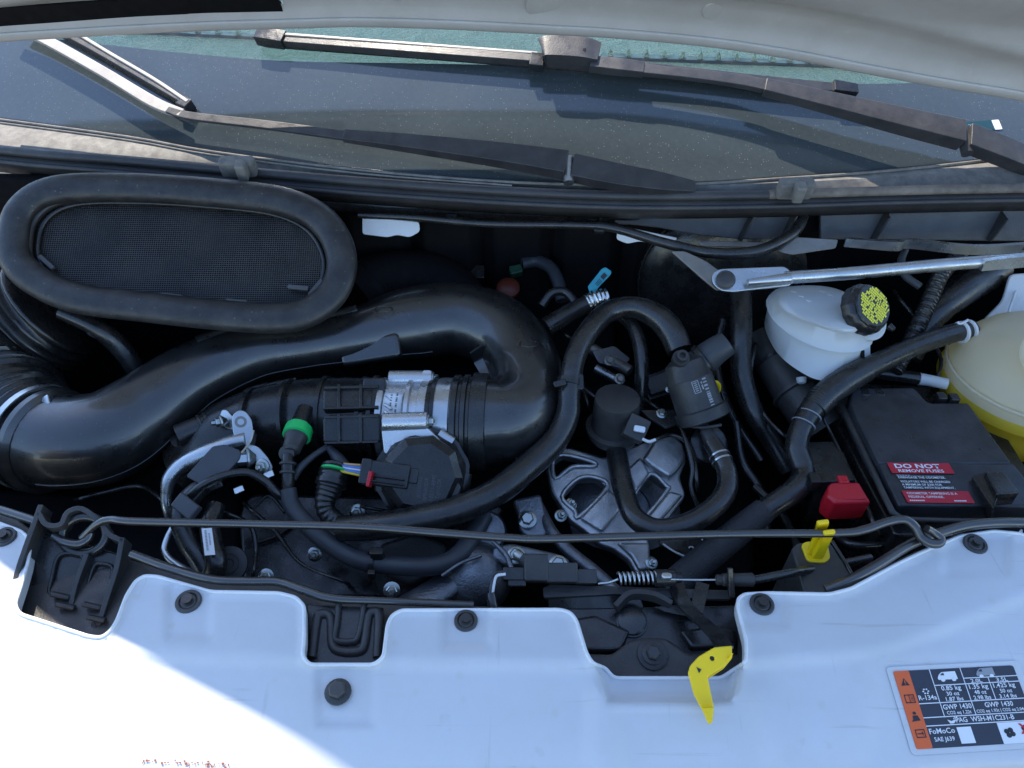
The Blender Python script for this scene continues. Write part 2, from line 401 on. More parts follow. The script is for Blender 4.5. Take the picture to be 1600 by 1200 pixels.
loft('frit_band', [[tuple(p) for p in WBP], [tuple((a+b)/2 for a, b in zip(p, q)) for p, q in zip(WBP, [G(a, interp([f[0] for f in FT], [f[1] for f in FT], a)) for a, b in WB])], [tuple(p) for p in ftp]], 'frit_black', ws, n=90, world=True)
loft('glass_pane', [[tuple(p) for p in ftp], [tuple(p+V(0, .35, .35*SL)) for p in ftp], [tuple(p+V(0, .9, .9*SL)) for p in ftp]], 'windscreen_glass', ws, n=90, world=True)
loft('glass_edge', [[tuple(p+V(0, -.003, .001)) for p in WBP], [tuple(p+V(0, -.004, -.004)) for p in WBP]], 'rubber', ws, n=90, world=True, solid=.001)
st = thing('windscreen_sticker', 'small pale blue barcode sticker inside windscreen corner behind a wiper arm', 'sticker', G(1530, 200, .001))
a, b, c = G(1497, 192, .0015), G(1560, 187, .0015), G(1503, 207, .0015); dc = Decal(a, b, c)
dc.rect(0, 0, .82, 1, 'sticker_teal', st, 'print_area'); dc.rect(.82, 0, 1, 1, 'label_white', st, 'tab', rad=.05)
dc.text('932', .25, .75, .5, .35, 'sticker_blue', st)
dbd = thing('dashboard', 'pale textured dashboard top with slotted vents seen through the windscreen', 'dashboard', V(0, 1.6, 1.2))
dz = lambda x, y: 1.235+.10*(y-interp(wx, wy, x)-.15)
top = []; 
for off in (.02, .10, .20, .32, .50, .75):
    top.append([(p.x, p.y+off, dz(p.x, p.y+off)) for p in WBP])
loft('dash_top', top, 'dashboard', dbd, n=100, world=True)
def onDash(px, py): return hit(px, py, lambda x, y: dz(x, y)+.002)
def ventrow(x0, y0, x1, y1, n):
    pts = [onDash(x0+(x1-x0)*t, y0+(y1-y0)*t) for t in [i/8 for i in range(9)]]
    sweep('vent_channel', [(p.x, p.y, p.z, .012, .003) for p in pts], 'grey_black_plastic', dbd, sec=RECT, sub=2, world=True, up=V(0, 0, 1))
    for i in range(n):
        p = onDash(x0+(x1-x0)*(i+.5)/n, y0+(y1-y0)*(i+.5)/n)
        lathe('vent_fin', p+V(0, 0, .002), (0, 0, 1), [(0, .008), (.014, .001)], 'dashboard', dbd, seg=4)
ventrow(200, 47, 420, 58, 7); ventrow(940, 88, 1360, 103, 15)
# ================================================================== BONNET
hood = thing('bonnet', 'raised pale bonnet whose dusty inner panel arches above the windscreen', 'bonnet', V(0, 1.27, 1.42))
HE = [(-420, 104), (-200, 78), (0, 60), (200, 48), (330, 42), (560, 36), (700, 40), (950, 53), (1100, 66), (1230, 85), (1340, 107), (1470, 131), (1600, 152), (1760, 190), (1980, 250)]
def hy(px): return 1.262+.124*max(0, (800-px)/800)**1.3-.06*max(0, (px-800)/800)
HEP = []
for px, py in HE:
    d = ray(px, py); HEP.append(CAM+d*(hy(px)/d.y))
HU = V(0, -.50, .866); HN = V(0, -.866, -.5)     # up the panel, and its inner-facing normal
hx = [p.x for p in HEP]
def hoodlen(x):
    q = abs(x)/1.0; return interp([-1, -.84, -.70, -.45, -.2, 0, .3, .6, 1], [.57, .635, .677, .737, .80, .83, .83, .80, .68], x)*max(.02, 1-q**16)**.5
def hoodpt(x, t, dn=0):
    e = V(x, interp(hx, [p.y for p in HEP], x), interp(hx, [p.z for p in HEP], x))
    return e+HU*t+HN*dn
xs = [-.97+1.94*i/120 for i in range(121)]
def sst_(a, b, x): t = max(0, min(1, (x-a)/(b-a))); return t*t*(3-2*t)
def ridge(x, t):
    d = .012*math.exp(-((t-.075-.04*math.cos(x*2))/.02)**2)
    d -= .014*(1-math.exp(-(t/.02)**2))
    d += .035*sst_(.05+.10*max(0, x-.3), .16+.10*max(0, x-.3), t)
    d += .0015*math.sin(x*9)*math.sin(t*30)
    return d
ts = [i*.0025 for i in range(24)]+[.06, .07, .08, .09, .10, .12, .15, .2, .3, .45, .6, .75, .85, .92, .96, 1]
ts_old = [0, .004, .008, .012, .016, .02, .024, .028, .032, .038, .044, .05, .06, .07, .08, .09, .10, .12, .15, .2, .3, .45, .6, .75, .85, .92, .96, 1]
vs = []; fs = []
for t in ts:
    for x in xs:
        L = hoodlen(x); tt = t if t < .3 else .3+(t-.3)/.7*(max(.31, L)-.3)
        if L < .31: tt = t*L
        vs.append(hoodpt(x, tt, ridge(x, tt)))
n = len(xs)
for i in range(len(ts)-1):
    for k in range(n-1):
        a = i*n+k; tm = (ts[i]+ts[i+1])/2; xm = (xs[k]+xs[k+1])/2
        if -.955 < xm < -.35 and abs(tm-.033) < .0135*min(1, ((-.35-xm)/.22)**.6): continue      # pressed slot in the inner panel
        fs.append((a, a+1, a+n+1, a+n))
link('inner_panel', mesh(vs, fs), 'hood_paint', hood)
vs = []
for t in (0, .25, .5, .75, 1):
    for x in xs: vs.append(hoodpt(x, .02+t*(hoodlen(x)-.02), -.055*t**.3-.03))
fs = [(i*n+k, i*n+k+1, (i+1)*n+k+1, (i+1)*n+k) for i in range(4) for k in range(n-1)]
link('outer_skin', mesh(vs, fs), 'white_paint', hood)
sweep('slot_shade_strip', [(*hoodpt(x, .033, -.012), .02, .004) for x in [-.96+.06*i for i in range(11)]], 'dark_void', hood, sec=RECT, sub=2, world=True, up=HN)  # dark strip added behind the slot, standing in for shade inside it
ep = [hoodpt(x, .002, .0) for x in xs[4:-4:4]]
sweep('rear_flange', [(p.x, p.y, p.z, .004, .009) for p in ep], 'hood_paint', hood, sub=2, world=True, up=HU)
for px, py, rr in ((650, 5, 22), (850, 24, 40), (1065, 29, 20)):
    x = (px-800)/F*1.36; e = hoodpt(x, 0); t = (e-CAM).dot(FW)
    tt = (interp([h[0] for h in HE], [h[1] for h in HE], px)-py)/F*1.36*1.25
    q = hoodpt(x, max(.012, tt), ridge(x, max(.012, tt))+.0)
    lathe('stamped_dimple', q-HN*.001, HN+V(0, .0, 0), [(0, rr*.0009), (.002, rr*.0008), (.0025, rr*.0002)], 'hood_paint', hood, seg=24)
# ================================================================== COWL
cw = thing('windscreen_cowl', 'dusty grey plastic cowl strip between windscreen and engine bay', 'cowl', P(800, 300, 1.19))
ST = [(-260, 190), (0, 226), (200, 243), (350, 257), (560, 275), (800, 291), (1000, 298), (1200, 296), (1400, 290), (1600, 286), (1850, 284)]
def off(r, dy, z): return [(a, b+dy, z) for a, b in r]
loft('cowl_top', [[(a, b-1, 1.209) for a, b in WB], [(x, (interp([w_[0] for w_ in WB], [w_[1] for w_ in WB], x)+y)/2, 1.208) for x, y in ST], [(x, y+4, 1.196) for x, y in ST], [(x, y+30, 1.15) for x, y in ST]], 'cowl_plastic', cw, n=90)
sweep('cowl_rib', [(a, b+4, 1.211, 2.2) for a, b in WB], 'cowl_plastic', cw, sub=4)
sweep('cowl_groove_lip', [(a, b+9, 1.210, 1.6) for a, b in WB[:6]], 'cowl_plastic', cw, sub=4)
for px, py in ((368, 249), (1247, 283)):
    t_ = boxpx('cowl_stop_bracket', (px, py, 1.232), (56, 22), 'cowl_plastic', cw, th=.03, rad=8, bev=.004, n=(0, -.3, .95))
    boxpx('bracket_notch', (px+6, py+6, 1.236), (16, 20), 'cowl_plastic', t_, th=.03, rad=4, bev=.003, n=(0, -.3, .95))
seal = thing('cowl_seal', 'long black rubber seal along the front lip of the cowl', 'rubber seal', P(800, 310, 1.19))
sweep('seal_bead', [(x, y+8, 1.203, 9, 7) for x, y in ST[:8]], 'seal_rubber', seal, sub=6)
sweep('sunlit_seal_bead', [(x, y+8, 1.203, 9, 7) for x, y in ST[7:]], 'seal_sunlit_dust', seal, sub=6)  # end in the sun strip, its lit tone carried by the material
loft('seal_skirt', [[(x, y+12, 1.196) for x, y in ST], [(x, y+24, 1.186) for x, y in ST], [(x, y+30, 1.176) for x, y in ST], [(x, y+40, 1.158) for x, y in ST]], 'seal_rubber', seal, n=90, solid=.004)
sweep('seal_groove_bead', [(x, y+27, 1.186, 4) for x, y in ST], 'seal_rubber', seal, sub=5)
ch = thing('cowl_front_channel', 'black moulded channel rail below the cowl seal', 'plastic rail', P(800, 330, 1.16))
sweep('channel_tube', [(-60, 283, 1.150, 13), (200, 290, 1.148, 13), (520, 316, 1.148, 13), (700, 324, 1.148, 14), (900, 332, 1.145, 15), (1000, 337, 1.14, 15), (1044, 338, 1.13, 13)], 'black_plastic', ch, sub=6)
for x, y in ((705, 322), (937, 337)):
    lathepx('cable_tie', (x-2, y, 1.148), (1, 0, -.0), [(0, 16), (0, 17), (4, 17), (4, 16)], 'black_plastic', ch)
    boxpx('tie_clip', (x, y+18, 1.150), (18, 14), 'black_plastic', ch, th=.012, n=NF)
pf = Plane(1300, 350, 1.135, (0, -.9, .43))
slab('rear_beam', [(960, 326), (1240, 326), (1232, 372), (1160, 374), (1095, 368), (1030, 356), (960, 348)], pf, .01, 'beam_plastic', ch, bev=.002, rad=4)
slab('rear_beam', [(1282, 324), (1700, 328), (1700, 378), (1282, 374)], pf, .01, 'beam_plastic', ch, bev=.002, rad=4)
slab('rear_beam_back', [(1030, 318), (1700, 322), (1700, 372), (1030, 360)], pf, .01, 'dark_void', ch, off=-.03)
for x, t in ((1165, 325), (1372, 327), (1553, 330), (1230, 325)):
    q = [pf.pt(x-12, 374), pf.pt(x+12, t), pf.pt(x+8, t)+V(0, -.028, .0), pf.pt(x-9, 372)+V(0, -.010, 0)]
    vs = [p+V(s*.0015, -.001, 0) for s in (-1, 1) for p in q]
    link('gusset_rib', mesh(vs, [(0, 1, 2, 3), (7, 6, 5, 4), (0, 4, 5, 1), (1, 5, 6, 2), (2, 6, 7, 3), (3, 7, 4, 0)]), 'grey_black_plastic', ch, False)
hs = sweep('washer_hose', [(560, 337, 1.150, 4.5), (640, 340, 1.15, 5), (760, 350, 1.15, 5.5), (900, 352, 1.15, 6), (960, 357, 1.15, 7), (1040, 380, 1.14, 8), (1110, 395, 1.135, 8.5), (1180, 393, 1.135, 9), (1235, 368, 1.14, 9), (1254, 340, 1.15, 9), (1254, 318, 1.16, 9)], 'rubber', None)
tag(hs, 'thin black washer hose drooping beneath the cowl rail and curling upward', 'hose')
for nm, ol, lb in (('body_bracket', [(566, 338), (655, 347), (656, 362), (640, 371), (620, 367), (606, 371), (566, 366)], 'white painted body tab hanging below the rail beside the mesh scoop'),
               ('body_bracket', [(966, 352), (1060, 372), (1050, 380), (1030, 384), (1000, 377), (980, 381), (963, 374)], 'white painted body tab hanging behind the drooping thin hose')):
    o = slab(nm, ol, Plane(ol[0][0], 355, 1.125, (0, -.9, .43)), .003, 'white_paint', None, rad=5); tag(o, lb, 'bracket')
# ================================================================== WIPERS
def gpts(L, sec=None): return [(*G(a, b, o), ww, hh) for a, b, o, ww, hh in L]
def bar(name, L, mat, parent, sub=6, sec=RECT, bev=.0012, up=None):
    W = gpts(L)
    return sweep(name, W, mat, parent, sec=sec, sub=sub, world=True, up=up or V(0, -.5, .86), bevel=bev)
w1 = thing('wiper', 'wiper lying low along the cowl with pale blade angled up to the bonnet', 'wiper', G(1050, 290, .01))
bar('arm_rod', [(262, 172, .034, .006, .003), (300, 182, .034, .0075, .003), (420, 196, .036, .008, .003), (545, 213, .038, .0085, .003)], 'wiper_black', w1)
bar('arm_channel', [(538, 212, .040, .010, .005), (640, 224, .044, .013, .008), (780, 242, .050, .017, .010), (885, 258, .052, .020, .011)], 'wiper_black', w1)
bar('pivot_head', [(893, 262, .048, .020, .010), (960, 276, .04, .019, .010), (1030, 287, .028, .016, .009), (1085, 294, .016, .010, .006)], 'wiper_black', w1)
q = G(888, 262, .048); lathe('hinge_pin', q+V(0, -.024, -.014), V(0, 1, .6), [(0, .008), (.045, .008)], 'zinc_steel', w1, seg=16)
bar('blade_arm', [(20, 40, .03, .008, .003), (70, 62, .03, .0095, .004), (160, 112, .03, .0095, .004), (240, 160, .03, .010, .004), (285, 178, .033, .008, .004)], 'wiper_grey', w1)
bar('blade_spine', [(80, 40, .018, .007, .005), (150, 78, .018, .007, .005), (230, 124, .018, .007, .005), (290, 160, .018, .006, .005)], 'wiper_black', w1)
bar('blade_rail', [(100, 40, .022, .003, .004), (165, 80, .022, .003, .004), (240, 124, .022, .003, .004), (294, 160, .022, .003, .004)], 'wiper_grey', w1)
bar('blade_rubber', [(80, 46, .008, .003, .006), (230, 130, .008, .003, .006), (292, 166, .008, .003, .006)], 'rubber', w1)
bar('end_cap', [(284, 161, .014, .010, .010), (298, 168, .014, .009, .010)], 'black_plastic', w1)
w2 = thing('wiper', 'long black wiper crossing the middle of the windscreen with its full blade and centre clip', 'wiper', G(1600, 260, .01))
bar('blade_spine', [(440, 62, .018, .009, .006), (640, 78, .018, .0095, .007), (840, 93, .018, .010, .007), (1000, 108, .018, .0095, .007), (1180, 127, .018, .009, .006), (1310, 140, .018, .009, .006)], 'wiper_black', w2)
bar('blade_rail', [(440, 54, .024, .0025, .003), (640, 69, .024, .0025, .003), (840, 84, .024, .0025, .003)], 'wiper_grey', w2)
bar('blade_rubber', [(440, 70, .007, .003, .007), (840, 101, .007, .003, .007), (1310, 148, .007, .003, .007)], 'rubber', w2)
bar('end_cap', [(402, 57, .018, .011, .010), (420, 59, .018, .0125, .011), (446, 63, .018, .0125, .010)], 'black_plastic', w2)
bar('end_cap', [(1300, 138, .018, .011, .010), (1338, 143, .018, .009, .009)], 'black_plastic', w2)
cc = bar('centre_clip', [(848, 82, .036, .018, .012), (858, 80, .038, .020, .014), (905, 82, .038, .021, .014), (935, 88, .036, .018, .012)], 'wiper_black', w2, bev=.003)
bar('clip_slot', [(862, 75, .0525, .001, .0015), (864, 75, .0525, .003, .0015)], 'dark_void', cc); 
bar('clip_slot', [(906, 78, .0525, .004, .0015), (916, 79, .0525, .004, .0015)], 'dark_void', cc)
bar('clip_wing', [(828, 96, .022, .013, .008), (850, 98, .022, .013, .008)], 'black_plastic', w2)
bar('arm_hook', [(922, 100, .036, .011, .008), (960, 104, .036, .012, .008), (1006, 109, .036, .011, .007)], 'wiper_black', w2)
bar('arm_rod', [(1004, 109, .038, .009, .004), (1080, 117, .040, .009, .004), (1160, 128, .042, .0105, .005), (1198, 136, .044, .0105, .005)], 'wiper_black', w2)
bar('arm_channel', [(1194, 136, .046, .012, .008), (1300, 162, .052, .015, .010), (1400, 187, .056, .018, .012), (1502, 211, .058, .021, .013)], 'wiper_black', w2)
bar('pivot_head', [(1510, 215, .056, .021, .012), (1560, 234, .05, .021, .012), (1620, 258, .04, .02, .011), (1700, 292, .02, .015, .008)], 'wiper_black', w2)
q = G(1506, 215, .054); lathe('hinge_pin', q+V(0, -.026, -.016), V(0, 1, .6), [(0, .009), (.05, .009)], 'wiper_black', w2, seg=16)
# ================================================================== FRONT COVER (white panel)
OUT = [(-160, 765), (-60, 795), (0, 815), (35, 828), (48, 840), (50, 856), (46, 880), (36, 915), (26, 945), (32, 957), (140, 992), (158, 994), (170, 985), (180, 970), (195, 930), (210, 906), (225, 897), (246, 898), (330, 922), (436, 924), (464, 931), (478, 946), (478, 1000), (475, 1024), (484, 1036), (584, 1036), (597, 1025), (603, 975), (610, 960), (626, 951), (876, 950), (893, 955), (903, 968), (918, 1018), (927, 1034), (948, 1042), (960, 1057), (1126, 1057), (1150, 1041), (1163, 1033), (1163, 1000), (1150, 950), (1151, 934), (1162, 926), (1200, 924), (1296, 926), (1330, 917), (1400, 879), (1440, 860), (1500, 835), (1552, 827), (1600, 832), (1680, 850), (1780, 870), (1780, 1340), (-160, 1340)]
import numpy as np
def densify(pl, step):
    o = []
    for i in range(len(pl)):
        a = np.array(pl[i], float); b = np.array(pl[(i+1) % len(pl)], float); n_ = max(1, int(np.hypot(*(b-a))/step))
        for k in range(n_): o.append(a+(b-a)*k/n_)
    return np.array(o)
fo = fillet(OUT[:-4], 7, 3)+[OUT[-3], OUT[-2], OUT[-1]]
bd = densify(fo, 6)
tn = np.roll(bd, -1, 0)-np.roll(bd, 1, 0); tn /= np.linalg.norm(tn, axis=1)[:, None]; nr = np.stack([-tn[:, 1], tn[:, 0]], 1)
segA, segB = bd, np.roll(bd, -1, 0)
def bdist(p):
    ab = segB-segA; t = np.clip(((p-segA)*ab).sum(1)/np.maximum(1e-9, (ab**2).sum(1)), 0, 1); return np.sqrt((((segA+ab*t[:, None])-p)**2).sum(1)).min()
def inside(p):
    x, y = p; c = (segA[:, 1] > y) != (segB[:, 1] > y)
    xi = segA[:, 0]+(y-segA[:, 1])*(segB[:, 0]-segA[:, 0])/np.where(np.abs(segB[:, 1]-segA[:, 1]) < 1e-9, 1e-9, segB[:, 1]-segA[:, 1])
    return (np.count_nonzero(c & (x < xi)) % 2) == 1
def sst(a, b, x): t = max(0, min(1, (x-a)/(b-a))); return t*t*(3-2*t)
def rbox(x, y, cx, cy, hw, hh, soft): # 1 inside a rounded rectangle
    d = max(abs(x-cx)-hw, abs(y-cy)-hh); return 1-sst(-soft, soft, d)
CRX = [-200, 300, 700, 1160, 1380, 1600, 1800]; CRY = [1000, 1020, 1030, 1030, 1010, 925, 880]
LABPL = []
def zcov(x, y, edge=99):
    c = interp(CRX, CRY, x); s = max(0, y-c)
    z = 1.03-.00012*max(0, s)-.00000085*max(0, s-90)**2-.0035*sst(0, 24, y-c)
    z += .0015*math.sin(x*.006+1)*math.sin(y*.01)          # moulded sheet is never flat
    for cx, cy in ((728, 975),): z -= .004*rbox(x, y, cx, cy+5, 36, 32, 4)
    z -= .003*rbox(x, y, 295, 952, 34, 46, 6)+.003*rbox(x, y, 540, 1085, 44, 48, 5)*(1 if y > 1036 else 0)
    z -= .003*rbox(x, y, 1195, 950, 36, 30, 6)+.0025*rbox(x, y, 1525, 860, 50, 38, 8)+.003*rbox(x, y, 8, 845, 34, 42, 6)
    # latch recess: sunken shelf with a raised rim
    z -= .020*rbox(x, y, 1045, 1060, 92+(1095-y)*.35, 33, 7)
    z += .003*math.exp(-((y-1100)/5)**2)*rbox(x, y, 1045, 1100, 92, 30, 12)
    z += .006*(1-sst(0, 40, abs(x-945)-((y-1040)*.03)))*sst(1040, 1090, y)*.8+.006*(1-sst(0, 50, abs(x-1178-(y-1040)*.35)))*sst(1040, 1100, y)*.6
    wl = rbox(x, y, 1560, 1110, 200, 95, 18)
    if wl > 0 and LABPL: z = z*(1-wl)+LABPL[0].pt(x, y).z*wl
    if edge < 10: z += .0026*(1-sst(5, 10, edge))-.005*(1-sst(0, 3.0, edge))
    return z
_a, _b, _c = [P(a, b, zcov(a, b)) for a, b in ((1395, 1049), (1572, 1040), (1432, 1171))]
LABPL.append(Plane(_a, 0, 0, (_c-_a).cross(_b-_a)))
pts = [tuple(b) for b in bd]; nb = len(pts); edges = [(i, (i+1) % nb) for i in range(nb)]
ed = [0.0]*nb
for d_ in (1.6, 3.6, 6.5):
    for i in range(0, nb):
        for sgn in (1,):
            p = bd[i]+nr[i]*d_
            if inside(p) and bdist(p) > d_*.9: pts.append(tuple(p)); ed.append(d_)
for yy in np.arange(768, 1338, 7.0):
    for k, xx in enumerate(np.arange(-158, 1778, 8.0)):
        p = np.array((xx+(3.5 if int(yy) % 2 else 0), yy))
        if inside(p):
            d_ = bdist(p)
            if d_ > 8: pts.append(tuple(p)); ed.append(d_)
r_ = delaunay_2d_cdt([Vector((a*.001, b*.001)) for a, b in pts], edges, [], 1, 1e-7)
vv, ff, orig = r_[0], r_[2], r_[3]
vs = [P(v.x*1000, v.y*1000, zcov(v.x*1000, v.y*1000, ed[orig[i][0]] if orig[i] else 99)) for i, v in enumerate(vv)]
fs = [tuple(reversed(f)) for f in ff]
for i in range(nb):   # skirt
    vs.append(P(bd[i][0], bd[i][1], zcov(bd[i][0], bd[i][1], 0))-V(0, 0, .012))
i0 = len(vv)
omap = {}
for i, o_ in enumerate(orig):
    for k in o_:
        if k < nb: omap[k] = i
for i in range(nb):
    j = (i+1) % nb
    if i in omap and j in omap: fs.append((omap[i], omap[j], i0+j, i0+i))
me = mesh(vs, fs); bm = bmesh.new(); bm.from_mesh(me); bmesh.ops.recalc_face_normals(bm, faces=bm.faces)
if sum(f.normal.z for f in bm.faces) < 0: bmesh.ops.reverse_faces(bm, faces=bm.faces)
bm.to_mesh(me); bm.free()
cov = thing('front_cover', 'large white moulded plastic cover over the front of the engine bay', 'cover panel', P(800, 1000, 1.0))
link('cover_shell', me, 'white_cover', cov, sharp=60)
lipp = [bd[i]+nr[i]*2.6 for i in range(0, nb, 1) if -150 < bd[i][0] < 1770 and bd[i][1] < 1300]
lipp = lipp[1:-1]
sweep('edge_lip', [(*P(p[0], p[1], zcov(p[0], p[1], 5)), .0021, .0021) for p in lipp], 'cover_lip_highlight', cov, sub=1, world=True, sec=[(math.cos(i*math.pi/4), math.sin(i*math.pi/4)) for i in range(8)], up=V(0, 0, 1), sharp=80)
def zc(px, py, o=0): return P(px, py, zcov(px, py)+o)
for px, py, r in ((8, 840, 18), (295, 941, 20), (728, 971, 18.5), (1190, 945, 19), (1523, 851, 18)):
    b = zc(px, py, .0); k = mpp(b)*r; ax = V(.02, -.12, 1)
    cl = lathe('push_clip', b-ax*.004, ax, [(0, k*.9), (.004, k), (.0065, k), (.0075, k*.92), (.0075, k*.72), (.006, k*.70), (.0065, k*.62), (.0078, k*.55), (.0078, k*.2)], 'black_bolt', cov, seg=28)
    lathe('clip_centre', b+ax*.003, ax, [(0, k*.3), (.0065, k*.42), (.0065, k*.1)], 'black_plastic', cl, seg=20)
hexbolt(zc(528, 1081, .0035), (0, -.12, 1), .0092, cov, 'black_bolt', 'cover_bolt', world=True, h=.55)
rs = []
dcs = Decal(zc(205, 1180, .0006), zc(370, 1184, .0006), zc(205, 1196, .0006), .0003)
for i in range(46):
    u = random.random()**.6; v = .45+.2*u+random.gauss(0, .13); s_ = random.uniform(.006, .022); rs.append((u, v, u+s_, v+random.uniform(.08, .24)))
joinrects('rust_scuff', dcs, rs, 'stain', cov)
# --- refrigerant label on the cover
lab = dict(c=[(1395, 1049), (1572, 1040), (1432, 1171)])
d = Decal(*[zc(a, b, .0012) for a, b in lab['c']], .0003)
rl = d.rect(0, 0, 1.06, 1, 'label_dark', cov, 'refrigerant_label', 1, .03); rl['label'] = 'dark refrigerant charge label with orange warning strip'
Dm = Decal(*[zc(a, b, .0009) for a, b in lab['c']], .0002); Dm.rect(-.05, -.06, 1.12, 1.07, 'white_cover', cov, 'label_backing', 1, .05)
d.rect(0, 0, .135, 1, 'orange_plastic', rl, 'warning_strip', 2, .02)
def line(u0, v0, u1, v1, t=.006):
    return (u0, v0-t, u1, v1+t) if abs(u1-u0) > abs(v1-v0) else (u0-t*.6, v0, u1+t*.6, v1)
joinrects('table_line', d, [line(.315, .215, 1.06, .215), line(.135, .44, 1.06, .44), line(.135, .62, 1.06, .62), line(.135, .725, 1.06, .725), line(.315, 0, .315, .62), line(.585, 0, .585, .62), line(.80, .14, .80, .44), line(.585, .14, 1.06, .14)], 'print_white', rl)
for t, u, v, h, w_ in (('R-134a', .225, .395, .060, .155), ('0.85 kg', .45, .285, .058, .17), ('30 oz', .45, .355, .05, .11), ('1.87 lbs', .45, .425, .05, .15),
                       ('1.35 kg', .69, .285, .058, .165), ('48 oz', .69, .355, .05, .105), ('2.98 lbs', .69, .425, .05, .15), ('1.425 kg', .915, .285, .058, .19), ('50 oz', .915, .355, .05, .105), ('3.14 lbs', .915, .425, .05, .15),
                       ('2.0L', .69, .203, .048, .10), ('3.5L', .915, .203, .048, .10), ('GWP 1430', .45, .53, .062, .245), ('CO2 eq 1.22t', .45, .595, .042, .21), ('GWP 1430', .81, .53, .062, .245), ('CO2 eq 1.93t | CO2 eq 2.04t', .81, .595, .040, .42),
                       ('PAG  WSH-M1C231-B', .65, .70, .062, .50), ('FoMoCo', .255, .825, .065, .215), ('SAE J639', .255, .92, .052, .17)):
    d.text(t, u, v, h, w_, 'print_white', rl)
d.rect(.385, .76, .505, .965, 'label_white', rl, 'blank_code_patch', 2); d.rect(.735, .735, 1.06, 1, 'label_white', rl, 'fan_panel', 2)
def blob(cx, cy, r, n=14, ax=1, ay=1, rot=0): return [(cx+math.cos(a+rot)*r*ax, cy+math.sin(a+rot)*r*ay) for a in [2*math.pi*i/n for i in range(n)]]
for k in range(4):
    a = k*math.pi/2+.5; d.poly(blob(.815+.026*math.cos(a), .865+.036*math.sin(a), 1, 12, .022, .032), 'print_black', rl, 'fan_symbol', 3)
d.poly([(.91, .76), (.93, .76), (1.0, .89), (.98, .89)], 'print_red', rl, 'cross_symbol', 4); d.poly([(.98, .76), (1.0, .76), (.93, .89), (.91, .89)], 'print_red', rl, 'cross_symbol', 4)
d.poly(blob(.955, .82, 1, 12, .03, .04), 'print_black', rl, 'hand_symbol', 3); d.rect(1.03, .80, 1.06, .90, 'print_blue', rl, 'book_symbol', 3)
def van(u, v, m1, s=1):
    d.poly([(u-.085*s, v+.02), (u-.07*s, v-.02), (u-.04*s, v-.055), (u+.08*s, v-.06), (u+.085*s, v+.045), (u-.08*s, v+.045)], m1, rl, 'van_symbol', 3)
    for q in (-.045, .05): d.poly(blob(u+q*s, v+.05, 1, 12, .017, .022), 'label_white', rl, 'van_symbol_wheel', 4)
    d.poly([(u-.06*s, v-.015), (u-.038*s, v-.04), (u-.025*s, v-.04), (u-.025*s, v-.01)], 'label_dark', rl, 'van_symbol_window', 4)
van(.45, .10, 'label_white'); van(.79, .075, 'print_grey', .95)
d.poly([(.07, .10), (.105, .195), (.035, .195)], 'print_black', rl, 'warning_symbol', 3); d.rect(.066, .13, .074, .165, 'orange_plastic', rl, 'warning_symbol_mark', 4); d.rect(.066, .172, .074, .182, 'orange_plastic', rl, 'warning_symbol_mark', 4)
def frame(u0, v0, u1, v1, t): return [(u0, v0, u1, v0+t), (u0, v1-t, u1, v1), (u0, v0, u0+t*.6, v1), (u1-t*.6, v0, u1, v1)]
joinrects('book_symbol', d, frame(.028, .315, .112, .425, .012)+[(.066, .315, .072, .425), (.08, .345, .10, .353), (.08, .365, .10, .373), (.08, .385, .10, .393)], 'print_black', rl, 3)
d.poly(blob(.07, .555, 1, 14, .014, .02), 'print_black', rl, 'technician_symbol', 3); d.poly([(.05, .585), (.09, .585), (.105, .65), (.03, .66), (.045, .635)], 'print_black', rl, 'technician_symbol', 3)
joinrects('service_symbol', d, frame(.03, .76, .11, .865, .012)+[(.045, .808, .095, .82), (.085, .79, .092, .838)], 'print_black', rl, 3)
for k in range(6):
    a = k*math.pi/3; d.poly(blob(.225+.022*math.cos(a), .285+.03*math.sin(a), 1, 5, .008, .011), 'print_white', rl, 'snow_symbol', 3)
    d.poly(blob(.405+.018*math.cos(a), .652+.022*math.sin(a), 1, 5, .006, .008), 'print_white', rl, 'snow_symbol', 3)
d.poly([(.33, .66), (.36, .68), (.39, .665), (.40, .675), (.375, .71), (.345, .71)], 'print_white', rl, 'oil_can_symbol', 3)
def stack(name, rings, mat, parent=None, n=40, capt=True, sharp=50):
    """closed picture outlines, each at its own height, skinned into one hollow-looking body"""
    vs = []; fs = []
    for loop, z in rings:
        c = cr([loop[-1]]+list(loop)+[loop[0], loop[1]], 6); c = c[6:-7]
        L = [0]
        for i in range(len(c)): a = c[i]; b = c[(i+1) % len(c)]; L.append(L[-1]+math.hypot(b[0]-a[0], b[1]-a[1]))
        j = 0
        for k in range(n):
            t = L[-1]*k/n
            while L[j+1] < t: j += 1
            f = (t-L[j])/max(1e-9, L[j+1]-L[j]); a = c[j % len(c)]; b = c[(j+1) % len(c)]
            vs.append(P(a[0]+(b[0]-a[0])*f, a[1]+(b[1]-a[1])*f, z))
    m = len(rings)
    for i in range(m-1):
        for k in range(n): fs.append((i*n+k, i*n+(k+1) % n, (i+1)*n+(k+1) % n, (i+1)*n+k))
    fs.append(tuple(range(n-1, -1, -1)))
    if capt: fs.append(tuple((m-1)*n+k for k in range(n)))
    me = mesh(vs, fs); bm = bmesh.new(); bm.from_mesh(me); bmesh.ops.recalc_face_normals(bm, faces=bm.faces); bm.to_mesh(me); bm.free()
    return link(name, me, mat, parent, True, 0, sharp)
def hose(label, pts, mat='rubber', cat='hose', name='hose', **k):
    return tag(sweep(name, pts, mat, None, **k), label, cat)
def axis(p, q): return P(*q)-P(*p)
